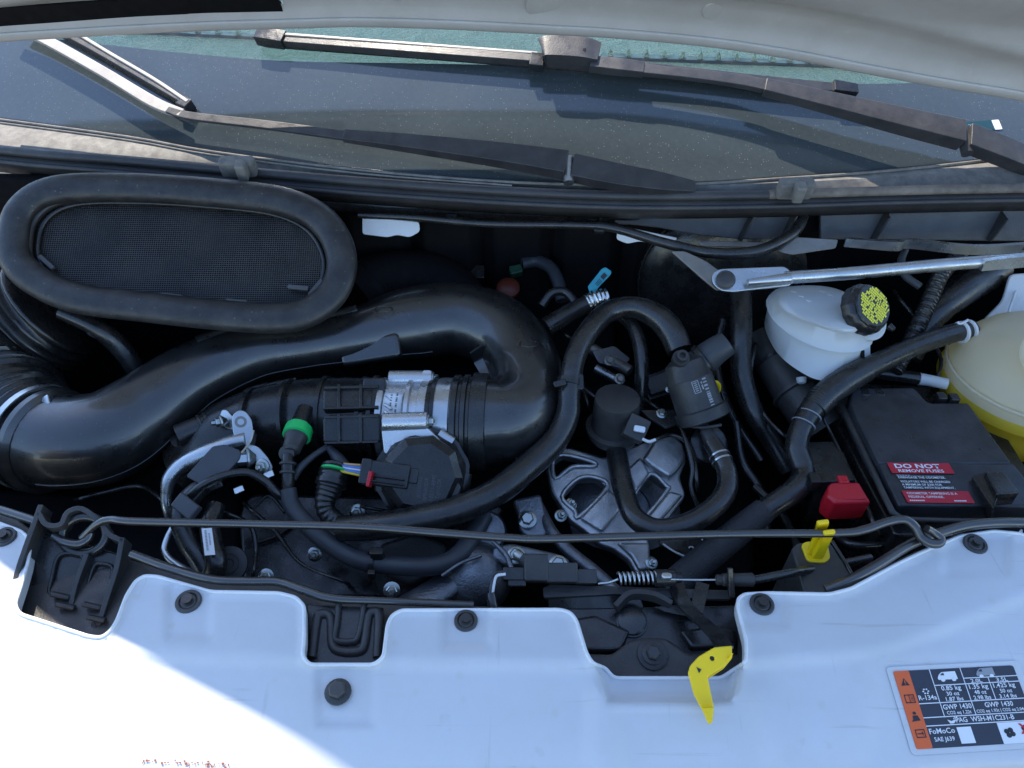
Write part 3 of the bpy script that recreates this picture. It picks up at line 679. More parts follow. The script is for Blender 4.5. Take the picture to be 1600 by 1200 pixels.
# ================================================================== AIR INTAKE SCOOP
sc = thing('intake_scoop', 'big black oval air intake scoop with mesh screen under the cowl', 'air scoop', P(270, 500, 1.08))
SN = (0.02, -.573, .819); sp = Plane(270, 390, 1.15, SN)
RC = [(18, 375), (32, 325), (85, 295), (200, 291), (330, 299), (440, 313), (505, 345), (533, 400), (522, 452), (480, 487), (425, 496), (330, 490), (220, 478), (120, 465), (60, 440), (26, 410)]
ring = [(*(sp.pt(a, b)-sp.n*.003), .0235, .015) for a, b in RC]
sweep('rim', ring, 'scoop_plastic', sc, sub=7, closed=True, world=True, up=Vector(SN).normalized(), sec=CIRC24, sharp=80)
cx_, cy_ = 275, 393
def shr(L, f, fy=None): fy = fy or f; return [(cx_+(a-cx_)*f, cy_+(b-cy_)*fy) for a, b in L]
for f, o_, r_, m_ in ((.925, -.012, .006, 'scoop_plastic'), (.88, -.018, .004, 'black_plastic')):
    rr = [(*(sp.pt(a, b)+sp.n*o_), r_, r_) for a, b in shr(RC, f, f-.05)]
    sweep('inner_lip', rr, m_, sc, sub=6, closed=True, world=True, up=sp.n)
inner = cr([shr(RC, .93, .88)[-1]]+shr(RC, .93, .88)+shr(RC, .93, .88)[:2], 5)[5:-6]
iu = [sp.uv(*p) for p in inner]
def spans(val, ax):
    o_ = []
    for i in range(len(iu)):
        a, b = iu[i], iu[(i+1) % len(iu)]
        if (a[ax] > val) != (b[ax] > val): t = (val-a[ax])/(b[ax]-a[ax]); o_.append(a[1-ax]+(b[1-ax]-a[1-ax])*t)
    o_.sort(); return list(zip(o_[::2], o_[1::2]))
vs = []; fs = []
def wire(u0, v0, u1, v1, w_, z):
    i = len(vs)
    du, dv = (0, w_) if abs(u1-u0) > abs(v1-v0) else (w_, 0)
    for a, b in ((u0-du, v0-dv), (u1-du*(1 if du else -1), v1-dv) if dv else (u0+du, v0), (u1+du, v1+dv), (u0-du, v1) if du else (u0, v0+dv)):
        pass
    q = [(u0-du, v0-dv), (u1-du, v1-dv), (u1+du, v1+dv), (u0+du, v0+dv)]
    for (a, b), h in zip(q+q, [z]*4+[z-.0008]*4): vs.append(sp.o+sp.u*a+sp.v*b+sp.n*h)
    fs.extend([(i, i+1, i+2, i+3), (i+4, i+7, i+6, i+5), (i, i+4, i+5, i+1), (i+2, i+6, i+7, i+3)])
MZ = -.022; st_ = .0034
us = [p[0] for p in iu]; vv_ = [p[1] for p in iu]
u = min(us)
while u < max(us):
    for a, b in spans(u, 0): wire(u, a, u, b, .00055, MZ)
    u += st_
u = min(vv_)
while u < max(vv_):
    for a, b in spans(u, 1): wire(a, u, b, u, .00055, MZ+.0006)
    u += st_
o = link('mesh_screen', mesh(vs, fs), 'grey_black_plastic', sc, False); o['kind'] = 'stuff'
slab('inner_shell', shr(RC, .97, .93), sp, .004, 'dark_void', sc, off=-.05, rad=6)
loft('funnel_body', [[tuple(sp.pt(a, b)+sp.n*o_) for a, b in shr(RC+RC[:1], f, f)] for f, o_ in ((1.02, -.004), (.98, -.05), (.75, -.11))], 'black_plastic', sc, n=70, world=True)
for a, b in ((166, 467), (263, 475), (366, 484), (120, 452), (505, 445), (463, 462), (52, 405)):
    rz = -6 if a < 480 and b > 455 else 55
    rz = rz if b > 455 or a > 400 else -40
    tpl = Plane(sp.pt(a+(-14 if a > 490 else 14 if a < 60 else 0), b-(17 if b > 455 else 0))-sp.n*.009, 0, 0, SN); c_, s_ = math.cos(math.radians(rz)), math.sin(math.radians(rz))
    slab('retaining_tab', [(x_*c_-y_*s_, x_*s_+y_*c_) for x_, y_ in ((-.016, -.0035), (.016, -.0035), (.016, .0035), (-.016, .0035))], tpl, .006, 'beam_plastic', sc, .001, .002, px=False)
# tube under the scoop and corrugated intake hose
hose('thin dark drain tube with pale band sloping down beneath the oval scoop', [(95, 488, 1.06, 11), (150, 512, 1.04, 14), (190, 545, 1.0, 16), (222, 590, .95, 15)], 'rubber', 'tube', 'drain_tube')
bt = bpy.context.collection.objects[-1]
lathe('pale_band', P(143, 509, 1.043), axis((143, 509, 1.043), (160, 518, 1.03)), [(0, .0142), (.008, .0150), (.014, .0150)], 'grey_rubber', bt)
bl = thing('bellows_hose', 'wide black corrugated intake hose bending up behind the scoop', 'hose', P(30, 650, .92))
bp = [(62, 684, .945, 82), (25, 660, .945, 88), (-8, 610, .95, 92), (0, 560, .97, 92), (40, 515, 1.0, 90), (85, 480, 1.03, 85)]
sweep('corrugated_tube', bp, 'rubber', bl, sub=26, sec=CIRC24, rmod=lambda t, L: 1+.045*math.sin(L*2*math.pi/.0135), sharp=80)
# ================================================================== INTAKE DUCT
du = thing('intake_duct', 'glossy black plastic air duct sweeping in an S curve to a U bend', 'air duct', P(500, 540, .95))
DP = [(48, 682, .948, 74), (110, 690, .95, 74), (170, 680, .955, 72), (228, 642, .965, 66, 62), (300, 590, .98, 58, 52), (390, 552, .99, 50, 46), (480, 537, 1.0, 44, 40), (560, 525, 1.005, 46, 44), (640, 505, 1.005, 60, 54), (718, 498, 1.0, 60, 56), (782, 522, .992, 59, 58), (818, 570, .982, 57, 58), (820, 622, .972, 60, 62), (795, 655, .966, 66, 70), (752, 661, .964, 70, 74)]
sweep('duct_tube', DP, 'duct_plastic', du, sub=12, sec=CIRC24, sharp=80)
def rim(f, name, r, m_, a, b, k=1, **kw):
    """bead on the duct between two samples, offset sideways"""
    W = cr(wp(DP), 12); seg = W[a:b]; out = []
    for i, q in enumerate(seg):
        p = Vector(q[:3]); n_ = Vector(seg[min(i+1, len(seg)-1)][:3])-Vector(seg[max(i-1, 0)][:3]); n_.normalize()
        s_ = n_.cross(V(0, 0, 1)).normalized(); u_ = s_.cross(n_)
        c_ = p+s_*(math.cos(f)*q[3]*k)+u_*(math.sin(f)*q[4]*k); out.append((*c_, r, r))
    return sweep(name, out, m_, du, sub=1, world=True, **kw)
rim(-.35, 'mould_seam', .0011, 'duct_plastic', 8, 100); rim(math.pi+.3, 'mould_seam', .0011, 'duct_plastic', 40, 160)
rim(1.9, 'raised_shelf', .012, 'duct_plastic', 52, 86, k=.86)
boxpx('side_pad', (577, 545, 1.013), (96, 40), 'duct_plastic', du, n=(-.1, -.66, .74), rz=8, th=.022, bev=.006, rad=9)
sweep('split_fin', [(744, 545, 1.01, 2, 12), (757, 560, .99, 2, 18), (766, 592, .975, 2, 10)], 'duct_plastic', du, sec=RECT)
for a, b, z_ in ((600, 483, 1.060), (826, 537, 1.040)):
    q = P(a, b, z_); sweep('mould_mark', [(*(q+V(math.cos(t)*.014, math.sin(t)*.012, -math.sin(t)*.003)), .0006, .0006) for t in [i*math.pi/6 for i in range(12)]], 'duct_plastic', du, closed=True, world=True, sub=2)
cl = thing('hose_clamp', 'bright steel band clamp joining the corrugated hose to the duct', 'clamp', P(60, 690, .95))
b0 = P(63, 684, .946); ax_ = axis((25, 660, .945), (110, 690, .95)).normalized()
lathe('band', b0-ax_*.005, ax_, [(0, .0795), (0, .0815), (.010, .0815), (.010, .0795)], 'zinc_steel', cl, seg=56, caps=False)
boxpx('screw_housing', (66, 628, 1.018), (24, 17), 'zinc_steel', cl, rz=25, th=.010, n=(-.3, -.5, .8))
lathepx('duct_lip', (72, 686, .946), ax_, [(0, 76), (6, 84), (16, 84), (22, 76)], 'duct_plastic', du, seg=48)
# ================================================================== THROTTLE BODY
tb = thing('throttle_body', 'bright cast aluminium throttle body with white label and round black motor cover', 'throttle body', P(650, 700, .92))
AX = V(-1, .06, -.02).normalized(); c0 = P(752, 660, .964); k0 = mpp(c0)
cuff = thing('rubber_coupling', 'ribbed black rubber coupling between duct and throttle body', 'coupling', c0)
lathe('cuff', c0-AX*.012, AX, [(d_*k0, r_*k0) for d_, r_ in ((0, 70), (2, 77), (24, 78), (26, 72), (30, 72), (32, 75), (38, 75), (40, 71), (44, 71), (46, 74), (54, 74), (56, 70), (60, 66))], 'rubber', cuff, seg=56)
lathe('steel_clamp_band', c0+AX*(42*k0), AX, [(0, 66*k0), (0, 69*k0), (24*k0, 69*k0), (24*k0, 64*k0)], 'zinc_steel', cuff, seg=56)
boxpx('clamp_slot', (700, 622, 1.018), (11, 26), 'black_plastic', cuff, n=(0, -.45, .9), th=.008, rad=5)
lathe('inlet_flange', c0+AX*(66*k0), AX, [(0, 60*k0), (0, 71*k0), (6*k0, 71*k0), (8*k0, 66*k0), (14*k0, 66*k0), (14*k0, 60*k0)], 'black_plastic', tb, seg=56)
bodyL = lathe('housing', c0+AX*(78*k0), AX, [(d_*k0, r_*k0) for d_, r_ in ((0, 58), (0, 64), (14, 65), (16, 60), (26, 60), (28, 66), (34, 66), (36, 61), (66, 62), (68, 66), (76, 67), (76, 55))], 'bright_aluminium', tb, seg=56)
def tubebar(name, a, b, r, mat, parent, **k): 
    q = P(*a); return lathe(name, q, P(*b)-q, [(0, r*mpp(q)*.9), (.001, r*mpp(q)), ((P(*b)-q).length-.001, r*mpp(q)), ((P(*b)-q).length, r*mpp(q)*.9)], mat, parent, **k)
b1 = tubebar('screw_boss', (608, 592, 1.012), (676, 592, 1.012), 13, 'bright_aluminium', tb)
b2 = tubebar('screw_boss', (598, 660, 1.016), (668, 658, 1.016), 15, 'bright_aluminium', tb)
for x_, y_, z_ in ((677, 592, 1.012), (669, 658, 1.016)): hexbolt((x_, y_, z_), (1, 0, 0), 7.5, tb)
slab('boss_flange', [(660, 578), (674, 578), (676, 606), (668, 612), (660, 606)], Plane(668, 592, 1.02, (0, -.5, .86)), .02, 'bright_aluminium', tb, rad=4)
slab('boss_web', [(596, 672), (668, 668), (690, 690), (680, 700), (600, 710)], Plane(640, 690, 1.0, (0, -.75, .66)), .02, 'bright_aluminium', tb, rad=5)
for i in range(4): boxpx('cast_rib', (606, 612+i*11, 1.020), (16, 5), 'bright_aluminium', tb, n=(0, -.4, .9), rz=-35, th=.008)
# white label wrapped on the housing
vs = []; fs = []
rl_ = 63.5*k0; ax0 = c0+AX*(78*k0)
e1 = V(0, -.62, .78); e1 = (e1-AX*e1.dot(AX)).normalized(); e2 = AX.cross(e1)
for i in range(9):
    th_ = math.radians(-20+40*i/8)+.22
    for d_ in (37, 65):
        vs.append(ax0+AX*(d_*k0)+(e1*math.cos(th_)+e2*math.sin(th_))*rl_)
for i in range(8): fs.append((2*i, 2*i+1, 2*i+3, 2*i+2))
lo = link('paper_label', mesh(vs, fs), 'label_white', tb, solid=.0004)
q0, q1, q2 = vs[16] , vs[17], vs[0]
def onlab(u_, v_, w2, h2):  # small dark text bars along the label
    o_ = []
    for (a, b) in ((u_, v_), (u_+w2, v_), (u_+w2, v_+h2), (u_, v_+h2)):
        th_ = math.radians(-20+40*b)+.22
        o_.append(ax0+AX*((65-28*a)*k0)+(e1*math.cos(th_)+e2*math.sin(th_))*(rl_+.0006))
    return o_
vs2 = []; fs2 = []
random.seed(3)
for col in (.36, .66):
    b = .10
    while b < .9:
        h_ = random.uniform(.02, .05); i = len(vs2); vs2 += onlab(col, b, .10, h_); fs2.append((i, i+1, i+2, i+3)); b += h_+random.choice((.015, .02, .07))
link('label_print', mesh(vs2, fs2), 'print_black', lo, False)
# motor cover
mc0 = P(660, 742, .968); km = mpp(mc0)*1.10; MA = V(.10, -.72, .69).normalized()
mcv = lathe('motor_cover', mc0-MA*.05, MA, [(0, 62*km), (.030, 63*km), (.031, 67*km), (.039, 67*km), (.040, 62*km), (.044, 59*km), (.055, 50*km), (.056, 46*km), (.062, 44*km), (.062, 1*km)], 'black_plastic', tb, seg=48, lobes=12, lobe=.025)
lathe('cover_face', mc0+MA*.004, MA, [(0, 58*km), (.004, 57*km), (.0125, 46*km), (.0128, 2*km)], 'black_plastic', tb, seg=9, sharp=15)
uu = V(1, 0, 0); uu = (uu-MA*uu.dot(MA)).normalized(); vv2 = MA.cross(uu)
for ang in (128, 58, -10, 190, 250):
    a = math.radians(ang); dr = uu*math.cos(a)+vv2*math.sin(a); tg = MA.cross(dr)
    p0 = mc0-MA*.018+dr*(66*km)
    pts_ = [p0-MA*.02+dr*.001, p0+dr*.003, p0+MA*.008+dr*.002, p0+MA*.011-dr*.006, p0+MA*.010-dr*.010]
    o = sweep('spring_clip', [(*q, .0115, .0012) for q in pts_], 'zinc_steel' if ang in (128, 58) else 'black_plastic', tb, sec=RECT, sub=5, world=True, up=dr)
slab('cover_lower_block', [(622, 742), (700, 735), (722, 760), (716, 792), (640, 800), (618, 770)], Plane(mc0+MA*.0110, 0, 0, MA), .03, 'black_plastic', tb, bev=.003, rad=8)
dm = Decal(Plane(670, 765, .9555, MA).pt(640, 742), Plane(670, 765, .9555, MA).pt(700, 722), Plane(670, 765, .9555, MA).pt(660, 788), .0006)
for i, (t_, u_) in enumerate((('A0000184', .28), ('0MHB00CK', .47), ('12573-0992', .66), ('DgMXLOR', .84))):
    pass
P0 = Plane(mc0+MA*.0175, 0, 0, MA)
def vtext(t_, a, b, hpx, parent):
    O_, T_ = P0.pt(*a), P0.pt(*b); up_ = (T_-O_); side = up_.cross(MA).normalized()
    L_ = up_.length; me = textmesh(t_, 1, 'LEFT', .0)
    xs_ = [v_.co.x for v_ in me.vertices]; w_ = max(xs_)-min(xs_); k_ = L_/w_; h_ = hpx*mpp(O_)/.69
    for v_ in me.vertices: v_.co = O_+up_.normalized()*((v_.co.x-min(xs_))*k_)-side*(v_.co.y*h_)
    return link('moulded_text', me, 'mark_grey', parent, False)
vtext('A5500782', (656, 778), (660, 746), 6, mcv); vtext('0MHB0DIK', (666, 782), (670, 746), 6, mcv); vtext('12573-0992', (676, 782), (682, 742), 6, mcv); vtext('DgMXLOR', (686, 778), (690, 748), 6, mcv)
cn = thing('wire_connector', 'black ribbed plug with red lock tab and coloured wires', 'connector', P(600, 750, .96))
CN = (-.1, -.6, .8)
boxpx('plug_body', (606, 741, .985), (66, 38), 'black_plastic', cn, n=CN, rz=-8, th=.03, bev=.002, rad=4)
for i in range(4): boxpx('plug_rib', (604, 730+i*8, .9865), (54, 3), 'black_plastic', cn, n=CN, rz=-8, th=.006)
boxpx('plug_collar', (570, 736, .987), (16, 40), 'black_plastic', cn, n=CN, rz=-8, th=.03)
boxpx('lock_tab', (576, 748, .990), (6, 25), 'red_plastic', cn, n=CN, rz=-10, th=.014)
boxpx('plug_tail', (636, 742, .982), (34, 24), 'black_plastic', cn, n=CN, rz=-8, th=.03)
for i, m_ in enumerate(('wire_orange', 'wire_blue', 'wire_white', 'wire_blue', 'wire_yellow')):
    sweep('wire', [(526, 722+i*3, .972, 2), (540, 725+i*3.2, .975, 2), (564, 727+i*4, .976, 2)], m_, cn)
hose('taped black wiring branch feeding the plug with red lock tab', [(515, 700, .975, 6), (528, 716, .972, 9), (540, 730, .968, 9)], 'grey_rubber', 'wiring', 'wire_loom')
# ================================================================== INTAKE MANIFOLD
mf = thing('intake_manifold', 'black ribbed plastic intake manifold left of the throttle body', 'manifold', P(500, 690, .9))
sweep('runner', [(600, 652, .962, 60), (560, 650, .962, 60), (500, 646, .962, 56), (450, 650, .955, 54), (400, 664, .94, 56), (350, 690, .92, 58), (300, 730, .88, 55)], 'black_plastic', mf, sub=8, sec=CIRC24)
for x_, y_, r_ in ((592, 652, 66), (574, 651, 63), (512, 647, 60), (460, 650, 59), (402, 664, 59)):
    q = P(x_, y_, .962 if x_ > 450 else .945); lathe('ring_rib', q, V(-1, .05, -.1 if x_ < 470 else 0), [(0, (r_-3)*mpp(q)), (0, r_*mpp(q)), (.006, r_*mpp(q)), (.006, (r_-3)*mpp(q))], 'black_plastic', mf, seg=40)
boxpx('flange_block', (583, 618, 1.02), (36, 60), 'black_plastic', mf, n=NF, th=.03, bev=.003, rad=6)
for y0, y1, n_, z_ in ((604, 640, (0, -.35, .94), 1.020), (648, 692, (0, -.72, .69), 1.004)):
    mp_ = Plane(530, (y0+y1)/2, z_, n_)
    slab('ribbed_panel', [(504, y0+5), (516, y0), (594, y0-2), (594, y1), (504, y1)], mp_, .016, 'black_plastic', mf, bev=.003, rad=5)
    for a in (528, 562): slab('panel_rib', [(a, y0-1), (a+5, y0-1), (a+5, y1), (a, y1)], mp_, .008, 'black_plastic', mf, bev=.0012, off=.006)
    for b in (y0, y1-4): slab('panel_rib', [(508, b+2), (592, b), (592, b+4), (508, b+6)], mp_, .008, 'black_plastic', mf, bev=.0012, off=.0055)
for i in range(3): sweep('runner_arch', [(415-i*26, 622+i*8, .99-.01*i, 3), (435-i*26, 600+i*6, 1.0-.01*i, 3), (462-i*22, 592+i*4, 1.0-.01*i, 3)], 'black_plastic', mf)
# ================================================================== VACUUM STUB, FLANGE PIPE, GREEN CONNECTORS
vst = thing('vacuum_stub', 'capped black rubber elbow stub poking out left of the steel flange', 'hose', P(280, 690, .93))
sweep('stub', [(278, 682, .955, 19), (310, 668, .958, 18), (350, 652, .96, 17), (385, 642, .96, 17)], 'rubber', vst)
sweep('elbow_leg', [(284, 685, .945, 17), (288, 700, .92, 14), (292, 725, .88, 14)], 'rubber', vst)
for x_, y_ in ((312, 667), (322, 663)): lathepx('ridge', (x_, y_, .958), axis((278, 682, .955), (350, 652, .96)), [(0, 17), (1, 20), (5, 20), (6, 17)], 'rubber', vst)
fp = thing('flanged_pipe', 'zinc plated steel pipe curving down from a bolted flange bracket', 'pipe', P(330, 760, .9))
sweep('pipe', [(385, 688, .975, 13), (360, 694, .972, 14), (320, 710, .965, 15), (285, 728, .955, 14), (266, 748, .945, 12), (260, 772, .93, 9), (262, 800, .91, 7), (272, 825, .88, 6)], 'zinc_steel', fp)
FN = (-.45, -.35, .82)
fl = Plane(378, 668, .99, (.35, -.55, .76))
slab('flange_plate', [(362, 650), (372, 640), (384, 642), (394, 656), (398, 690), (386, 702), (372, 698), (364, 676)], fl, .006, 'zinc_steel', fp, rad=6)
slab('ear_plate', [(346, 640), (354, 640), (366, 654), (364, 672), (350, 668), (342, 652)], Plane(352, 655, .985, (-.3, -.6, .74)), .004, 'zinc_steel', fp, rad=5)
lathepx('pipe_mount', (376, 660, .992), (.35, -.55, .76), [(0, 11), (.5, 11), (5, 9), (5, 5), (2, 4)], 'rusty_steel', fp)
slab('lower_flange', [(392, 694), (404, 698), (420, 716), (427, 730), (424, 738), (412, 738), (400, 722), (388, 706)], Plane(408, 718, .975, (.2, -.6, .77)), .005, 'zinc_steel', fp, rad=6)
hexbolt((344, 659, .99), (-.75, -.5, .25), 7.5, fp, stud=.8); hexbolt((410, 728, .982), (-.2, -.8, .55), 8, fp, stud=.9); hexbolt((388, 716, .985), (-.9, -.3, .2), 11, fp, 'zinc_steel', h=1.4)
sweep('flat_strap', [(398, 676, .995, 1.5, 7), (392, 696, .99, 1.5, 8), (370, 722, .985, 1.5, 8), (356, 736, .975, 1.5, 7)], 'zinc_steel', fp, sec=RECT)
hsd = thing('heat_shield', 'flat matt black shield plate lying over the bent zinc pipe', 'shield', P(335, 730, .98))
slab('shield_plate', [(332, 697), (352, 694), (376, 704), (374, 716), (344, 752), (322, 762), (290, 744)], Plane(335, 725, .99, (-.1, -.45, .88)), .004, 'grey_rubber', hsd, rad=4)
slab('shield_lip', [(344, 752), (322, 762), (330, 768), (348, 760)], Plane(335, 758, .98, (-.1, -.8, .5)), .004, 'black_plastic', hsd, rad=2)
def quick(label, top, bot, ball, hosepts, mg):
    t_ = thing('quick_connector', label, 'connector', P(*bot))
    b_ = P(*top); k_ = mpp(b_); a_ = P(*bot)-b_
    lathe('socket', b_-a_*.8, a_, [(0, 14*k_), (a_.length*.5, 15*k_), (a_.length*.8, 16*k_), (a_.length*.82, 12*k_)], 'black_plastic', t_)
    lathe('lock_ring', b_, a_, [(0, 16*k_), (.001, 21*k_), (.016, 21*k_), (.017, 15*k_)], mg, t_, lobes=3, lobe=.06)
    lathe('elbow', b_+a_.normalized()*.012, a_, [(0, 18*k_), (.010, 18*k_), (.014, 15*k_), (.028, 14*k_), (.032, 10*k_)], 'grey_black_plastic', t_)
    return t_
q1 = quick('black hose elbow with bright green lock ring above the grey hose', (468, 668, .995), (455, 704, .99), None, None, 'green_plastic')
lathepx('ball_end', (450, 708, .985), (0, -.7, .7), [(-6, 6), (-4, 11), (4, 12.5), (9, 12), (10, 4)], 'grey_black_plastic', q1)
sweep('stem', [(450, 712, .985, 10), (450, 730, .978, 10), (450, 752, .965, 10), (450, 772, .95, 9)], 'black_plastic', q1)
for y_, z_ in ((722, .982), (736, .975)): lathepx('stem_ring', (450, y_, z_), (0, -.75, -.5), [(0, 10), (1, 13), (4, 13), (5, 10)], 'grey_black_plastic', q1)
hose('smooth grey rubber hose sagging below the throttle body in a wide curve', [(450, 764, .955, 13), (456, 790, .94, 13.5), (480, 820, .925, 14), (515, 850, .91, 14.5), (560, 874, .90, 15), (620, 884, .90, 15), (680, 884, .90, 15), (715, 868, .90, 15), (738, 838, .90, 15), (756, 806, .90, 15)], 'grey_rubber')
clp = thing('hose_clip', 'small black clip hugging the sagging grey hose', 'clip', P(582, 880, .9))
lathepx('clip_band', (576, 879, .90), (1, .05, 0), [(0, 16.5), (0, 18), (9, 18), (9, 16.5)], 'black_plastic', clp); boxpx('clip_head', (588, 860, .925), (22, 14), 'black_plastic', clp, th=.014, rad=5); boxpx('clip_foot', (580, 893, .905), (12, 10), 'black_plastic', clp, th=.012)
q2 = thing('corrugated_connector', 'stout black hose connector with green edge and corrugated lower end', 'connector', P(515, 800, .9))
sweep('body', [(524, 728, .965, 20), (520, 745, .96, 23), (514, 765, .95, 20), (508, 785, .94, 16), (512, 802, .93, 15), (530, 818, .92, 15)], 'rubber', q2, sub=14, rmod=lambda t, L: 1+.05*math.sin(L*900))
lathepx('green_edge', (524, 732, .968), axis((524, 728, .965), (514, 765, .95)), [(0, 18), (1, 22), (4, 22), (5, 18)], 'green_plastic', q2)
lathepx('collar', (519, 750, .958), axis((524, 728, .965), (514, 765, .95)), [(0, 22), (1, 25), (9, 25), (10, 22)], 'black_plastic', q2)
# ================================================================== MAIN HOSES
hose('long black coolant hose arching over the round cap and running down beside the duct', [(1062, 548, 1.03, 20), (1050, 520, 1.045, 21), (1028, 496, 1.055, 20), (990, 480, 1.058, 17), (950, 488, 1.055, 17), (918, 520, 1.05, 17), (898, 560, 1.035, 17), (890, 610, 1.01, 17), (886, 650, .985, 19), (866, 690, .965, 20), (830, 725, .955, 21), (780, 766, .95, 22), (720, 795, .945, 22), (660, 810, .94, 22), (590, 822, .935, 22), (530, 826, .925, 20)], 'rubber', sec=CIRC24, sub=10)
hc = thing('hose_clip', 'black strap clip tying the arching coolant hose to the duct', 'clip', P(890, 600, 1.0))
lathepx('strap', (890, 594, 1.018), axis((898, 560, 1.035), (890, 610, 1.01)), [(0, 18), (0, 20), (10, 20), (10, 18)], 'black_plastic', hc); boxpx('strap_buckle', (905, 596, 1.025), (14, 26), 'black_plastic', hc, n=NF, th=.02); boxpx('strap_tail', (875, 598, 1.03), (20, 10), 'black_plastic', hc, n=NF, rz=15, th=.008)
hose('thin black hose dropping behind the round cap inside the arching hose', [(968, 492, 1.03, 9), (985, 505, 1.03, 10), (997, 530, 1.02, 11), (1003, 565, 1.0, 11), (1002, 605, .965, 11), (1000, 640, .93, 11)], 'rubber')
# ================================================================== CANISTER PUMP
pu = thing('coolant_valve', 'black cylindrical canister valve with printed markings below the arching hose', 'valve', P(1100, 650, .93))
pa, pb = (1066, 560, 1.045), (1099, 655, .975); A_ = axis(pa, pb); La = A_.length; kp = mpp(P(*pb))
lathe('canister', P(*pa), A_, [(0, 20*kp), (.006, 30*kp), (.03, 34*kp), (.032, 36*kp), (La-.018, 37*kp), (La-.016, 41*kp), (La, 41*kp), (La+.002, 38*kp), (La+.002, 34*kp), (La-.004, 33*kp), (La-.004, 5*kp)], 'grey_black_plastic', pu, seg=48)
lathepx('nipple', (1064, 560, 1.06), (0, -.5, .86), [(-12, 13), (0, 14), (3, 13), (3, 9), (14, 9), (14, 5), (8, 4)], 'grey_black_plastic', pu)
sweep('elbow_port', [(1080, 575, 1.02, 22), (1100, 562, 1.03, 24), (1118, 548, 1.045, 22), (1136, 536, 1.055, 20)], 'grey_rubber', pu, sec=CIRC24)
lathepx('port_collar', (1094, 568, 1.028), axis((1080, 575, 1.02), (1118, 548, 1.045)), [(0, 24), (2, 29), (10, 29), (12, 24)], 'black_plastic', pu)
sweep('outlet_web', [(1098, 662, .975, 7), (1104, 675, .97, 10), (1112, 690, .965, 12)], 'grey_black_plastic', pu)
sweep('outlet_rib', [(1068, 664, .978, 3), (1098, 668, .982, 3), (1126, 664, .978, 3)], 'grey_black_plastic', pu, sub=2)
# printed marks wrapped on the canister
An = A_.normalized(); f1 = (CAM-P(1085, 610, 1.0)); f1 = (f1-An*f1.dot(An)).normalized(); f2 = An.cross(f1)
def onpump(t_, ang, lift=.0005): return P(*pa)+An*(t_*La)+(f1*math.cos(ang)+f2*math.sin(ang))*(37*kp+lift)
vs = []; fs = []
def pq(t0, a0, t1, a1):
    i = len(vs); vs.extend([onpump(t0, a0), onpump(t0, a1), onpump(t1, a1), onpump(t1, a0)]); fs.append((i, i+1, i+2, i+3))
sgn = 1 if f2.x > 0 else -1
random.seed(5)
t_ = .36
while t_ < .80:
    h_ = random.uniform(.012, .03); pq(t_, sgn*.48, t_+h_, sgn*.66); t_ += h_+random.choice((.008, .012, .03))
for t0, t1, a0, a1 in ((.36, .37, .02, .30), (.54, .55, .02, .30), (.36, .55, .02, .05), (.36, .55, .27, .30)): pq(t0, sgn*a0, t1, sgn*a1)
for i in range(5): pq(.385+i*.03, sgn*.09, .40+i*.03, sgn*.22)
pq(.40, sgn*.38, .43, sgn*.44); pq(.45, sgn*.38, .52, sgn*.44)
link('printed_marks', mesh(vs, fs), 'print_grey', pu, False)
lb = thing('lower_valve', 'dark round valve body hanging under the canister', 'valve', P(1105, 720, .9))
lathepx('disc_body', (1108, 694, .945), (.1, -.6, .75), [(-20, 30), (0, 30), (2, 27), (4, 10)], 'black_plastic', lb, seg=36)
hose('worn black hose looping in a U from the canister to under the round cap', [(1112, 692, .965, 14), (1124, 712, .962, 15), (1136, 740, .955, 16), (1132, 772, .945, 17), (1104, 802, .938, 17), (1064, 822, .932, 17), (1022, 826, .928, 17), (990, 806, .928, 17), (976, 770, .93, 17), (968, 735, .93, 17), (962, 700, .925, 16)], 'rubber', sec=CIRC24, sub=10)
for y_, x_, z_ in ((712, 1124, .962), (720, 1128, .960)): lathepx('hose_band', (x_, y_, z_), axis((1112, 692, .965), (1136, 740, .955)), [(0, 15.5), (0, 17), (3, 17), (3, 15.5)], 'zinc_steel', [o for o in C.objects if 'looping in a U' in str(o.get('label'))][0])
# ================================================================== ROUND CAP CYLINDER
rc = thing('round_cap', 'matt black round capped cylinder standing beside the cast bracket', 'cap', P(965, 680, .9))
b_ = P(965, 622, 1.0); k_ = mpp(b_)
lathe('cylinder', V(b_.x, b_.y, .925), V(0, 0, 1), [(0, 40*k_), (.012, 46*k_), (.018, 46*k_), (.020, 38*k_), (.071, 36*k_), (.0745, 35*k_), (.075, 33*k_), (.0745, 2*k_)], 'grey_black_plastic', rc, seg=48)
sc_ = thing('sensor_plug', 'small grey sensor plug with white latch on the round cap cylinder', 'connector', P(1000, 670, .96))
boxpx('plug_body', (996, 668, .985), (34, 38), 'grey_black_plastic', sc_, n=(.1, -.6, .8), rz=-25, th=.02, bev=.002)
boxpx('latch', (1000, 670, .988), (18, 10), 'label_white', sc_, n=(.1, -.6, .8), rz=-10, th=.006)
sweep('white_wire', [(1004, 686, .975, 2.5), (1014, 690, .975, 2.5), (1024, 687, .975, 2.5)], 'wire_white', sc_)
pbk = thing('plug_bracket', 'thin black bracket with one bright bolt behind the sensor plug', 'bracket', P(1040, 650, .96))
slab('bracket_plate', [(1000, 640), (1060, 640), (1064, 662), (1040, 668), (1012, 652)], Plane(1030, 650, .965, (0, -.3, .95)), .005, 'black_plastic', pbk, rad=4)
hexbolt((1034, 646, .966), (0, -.3, .95), 6, pbk)
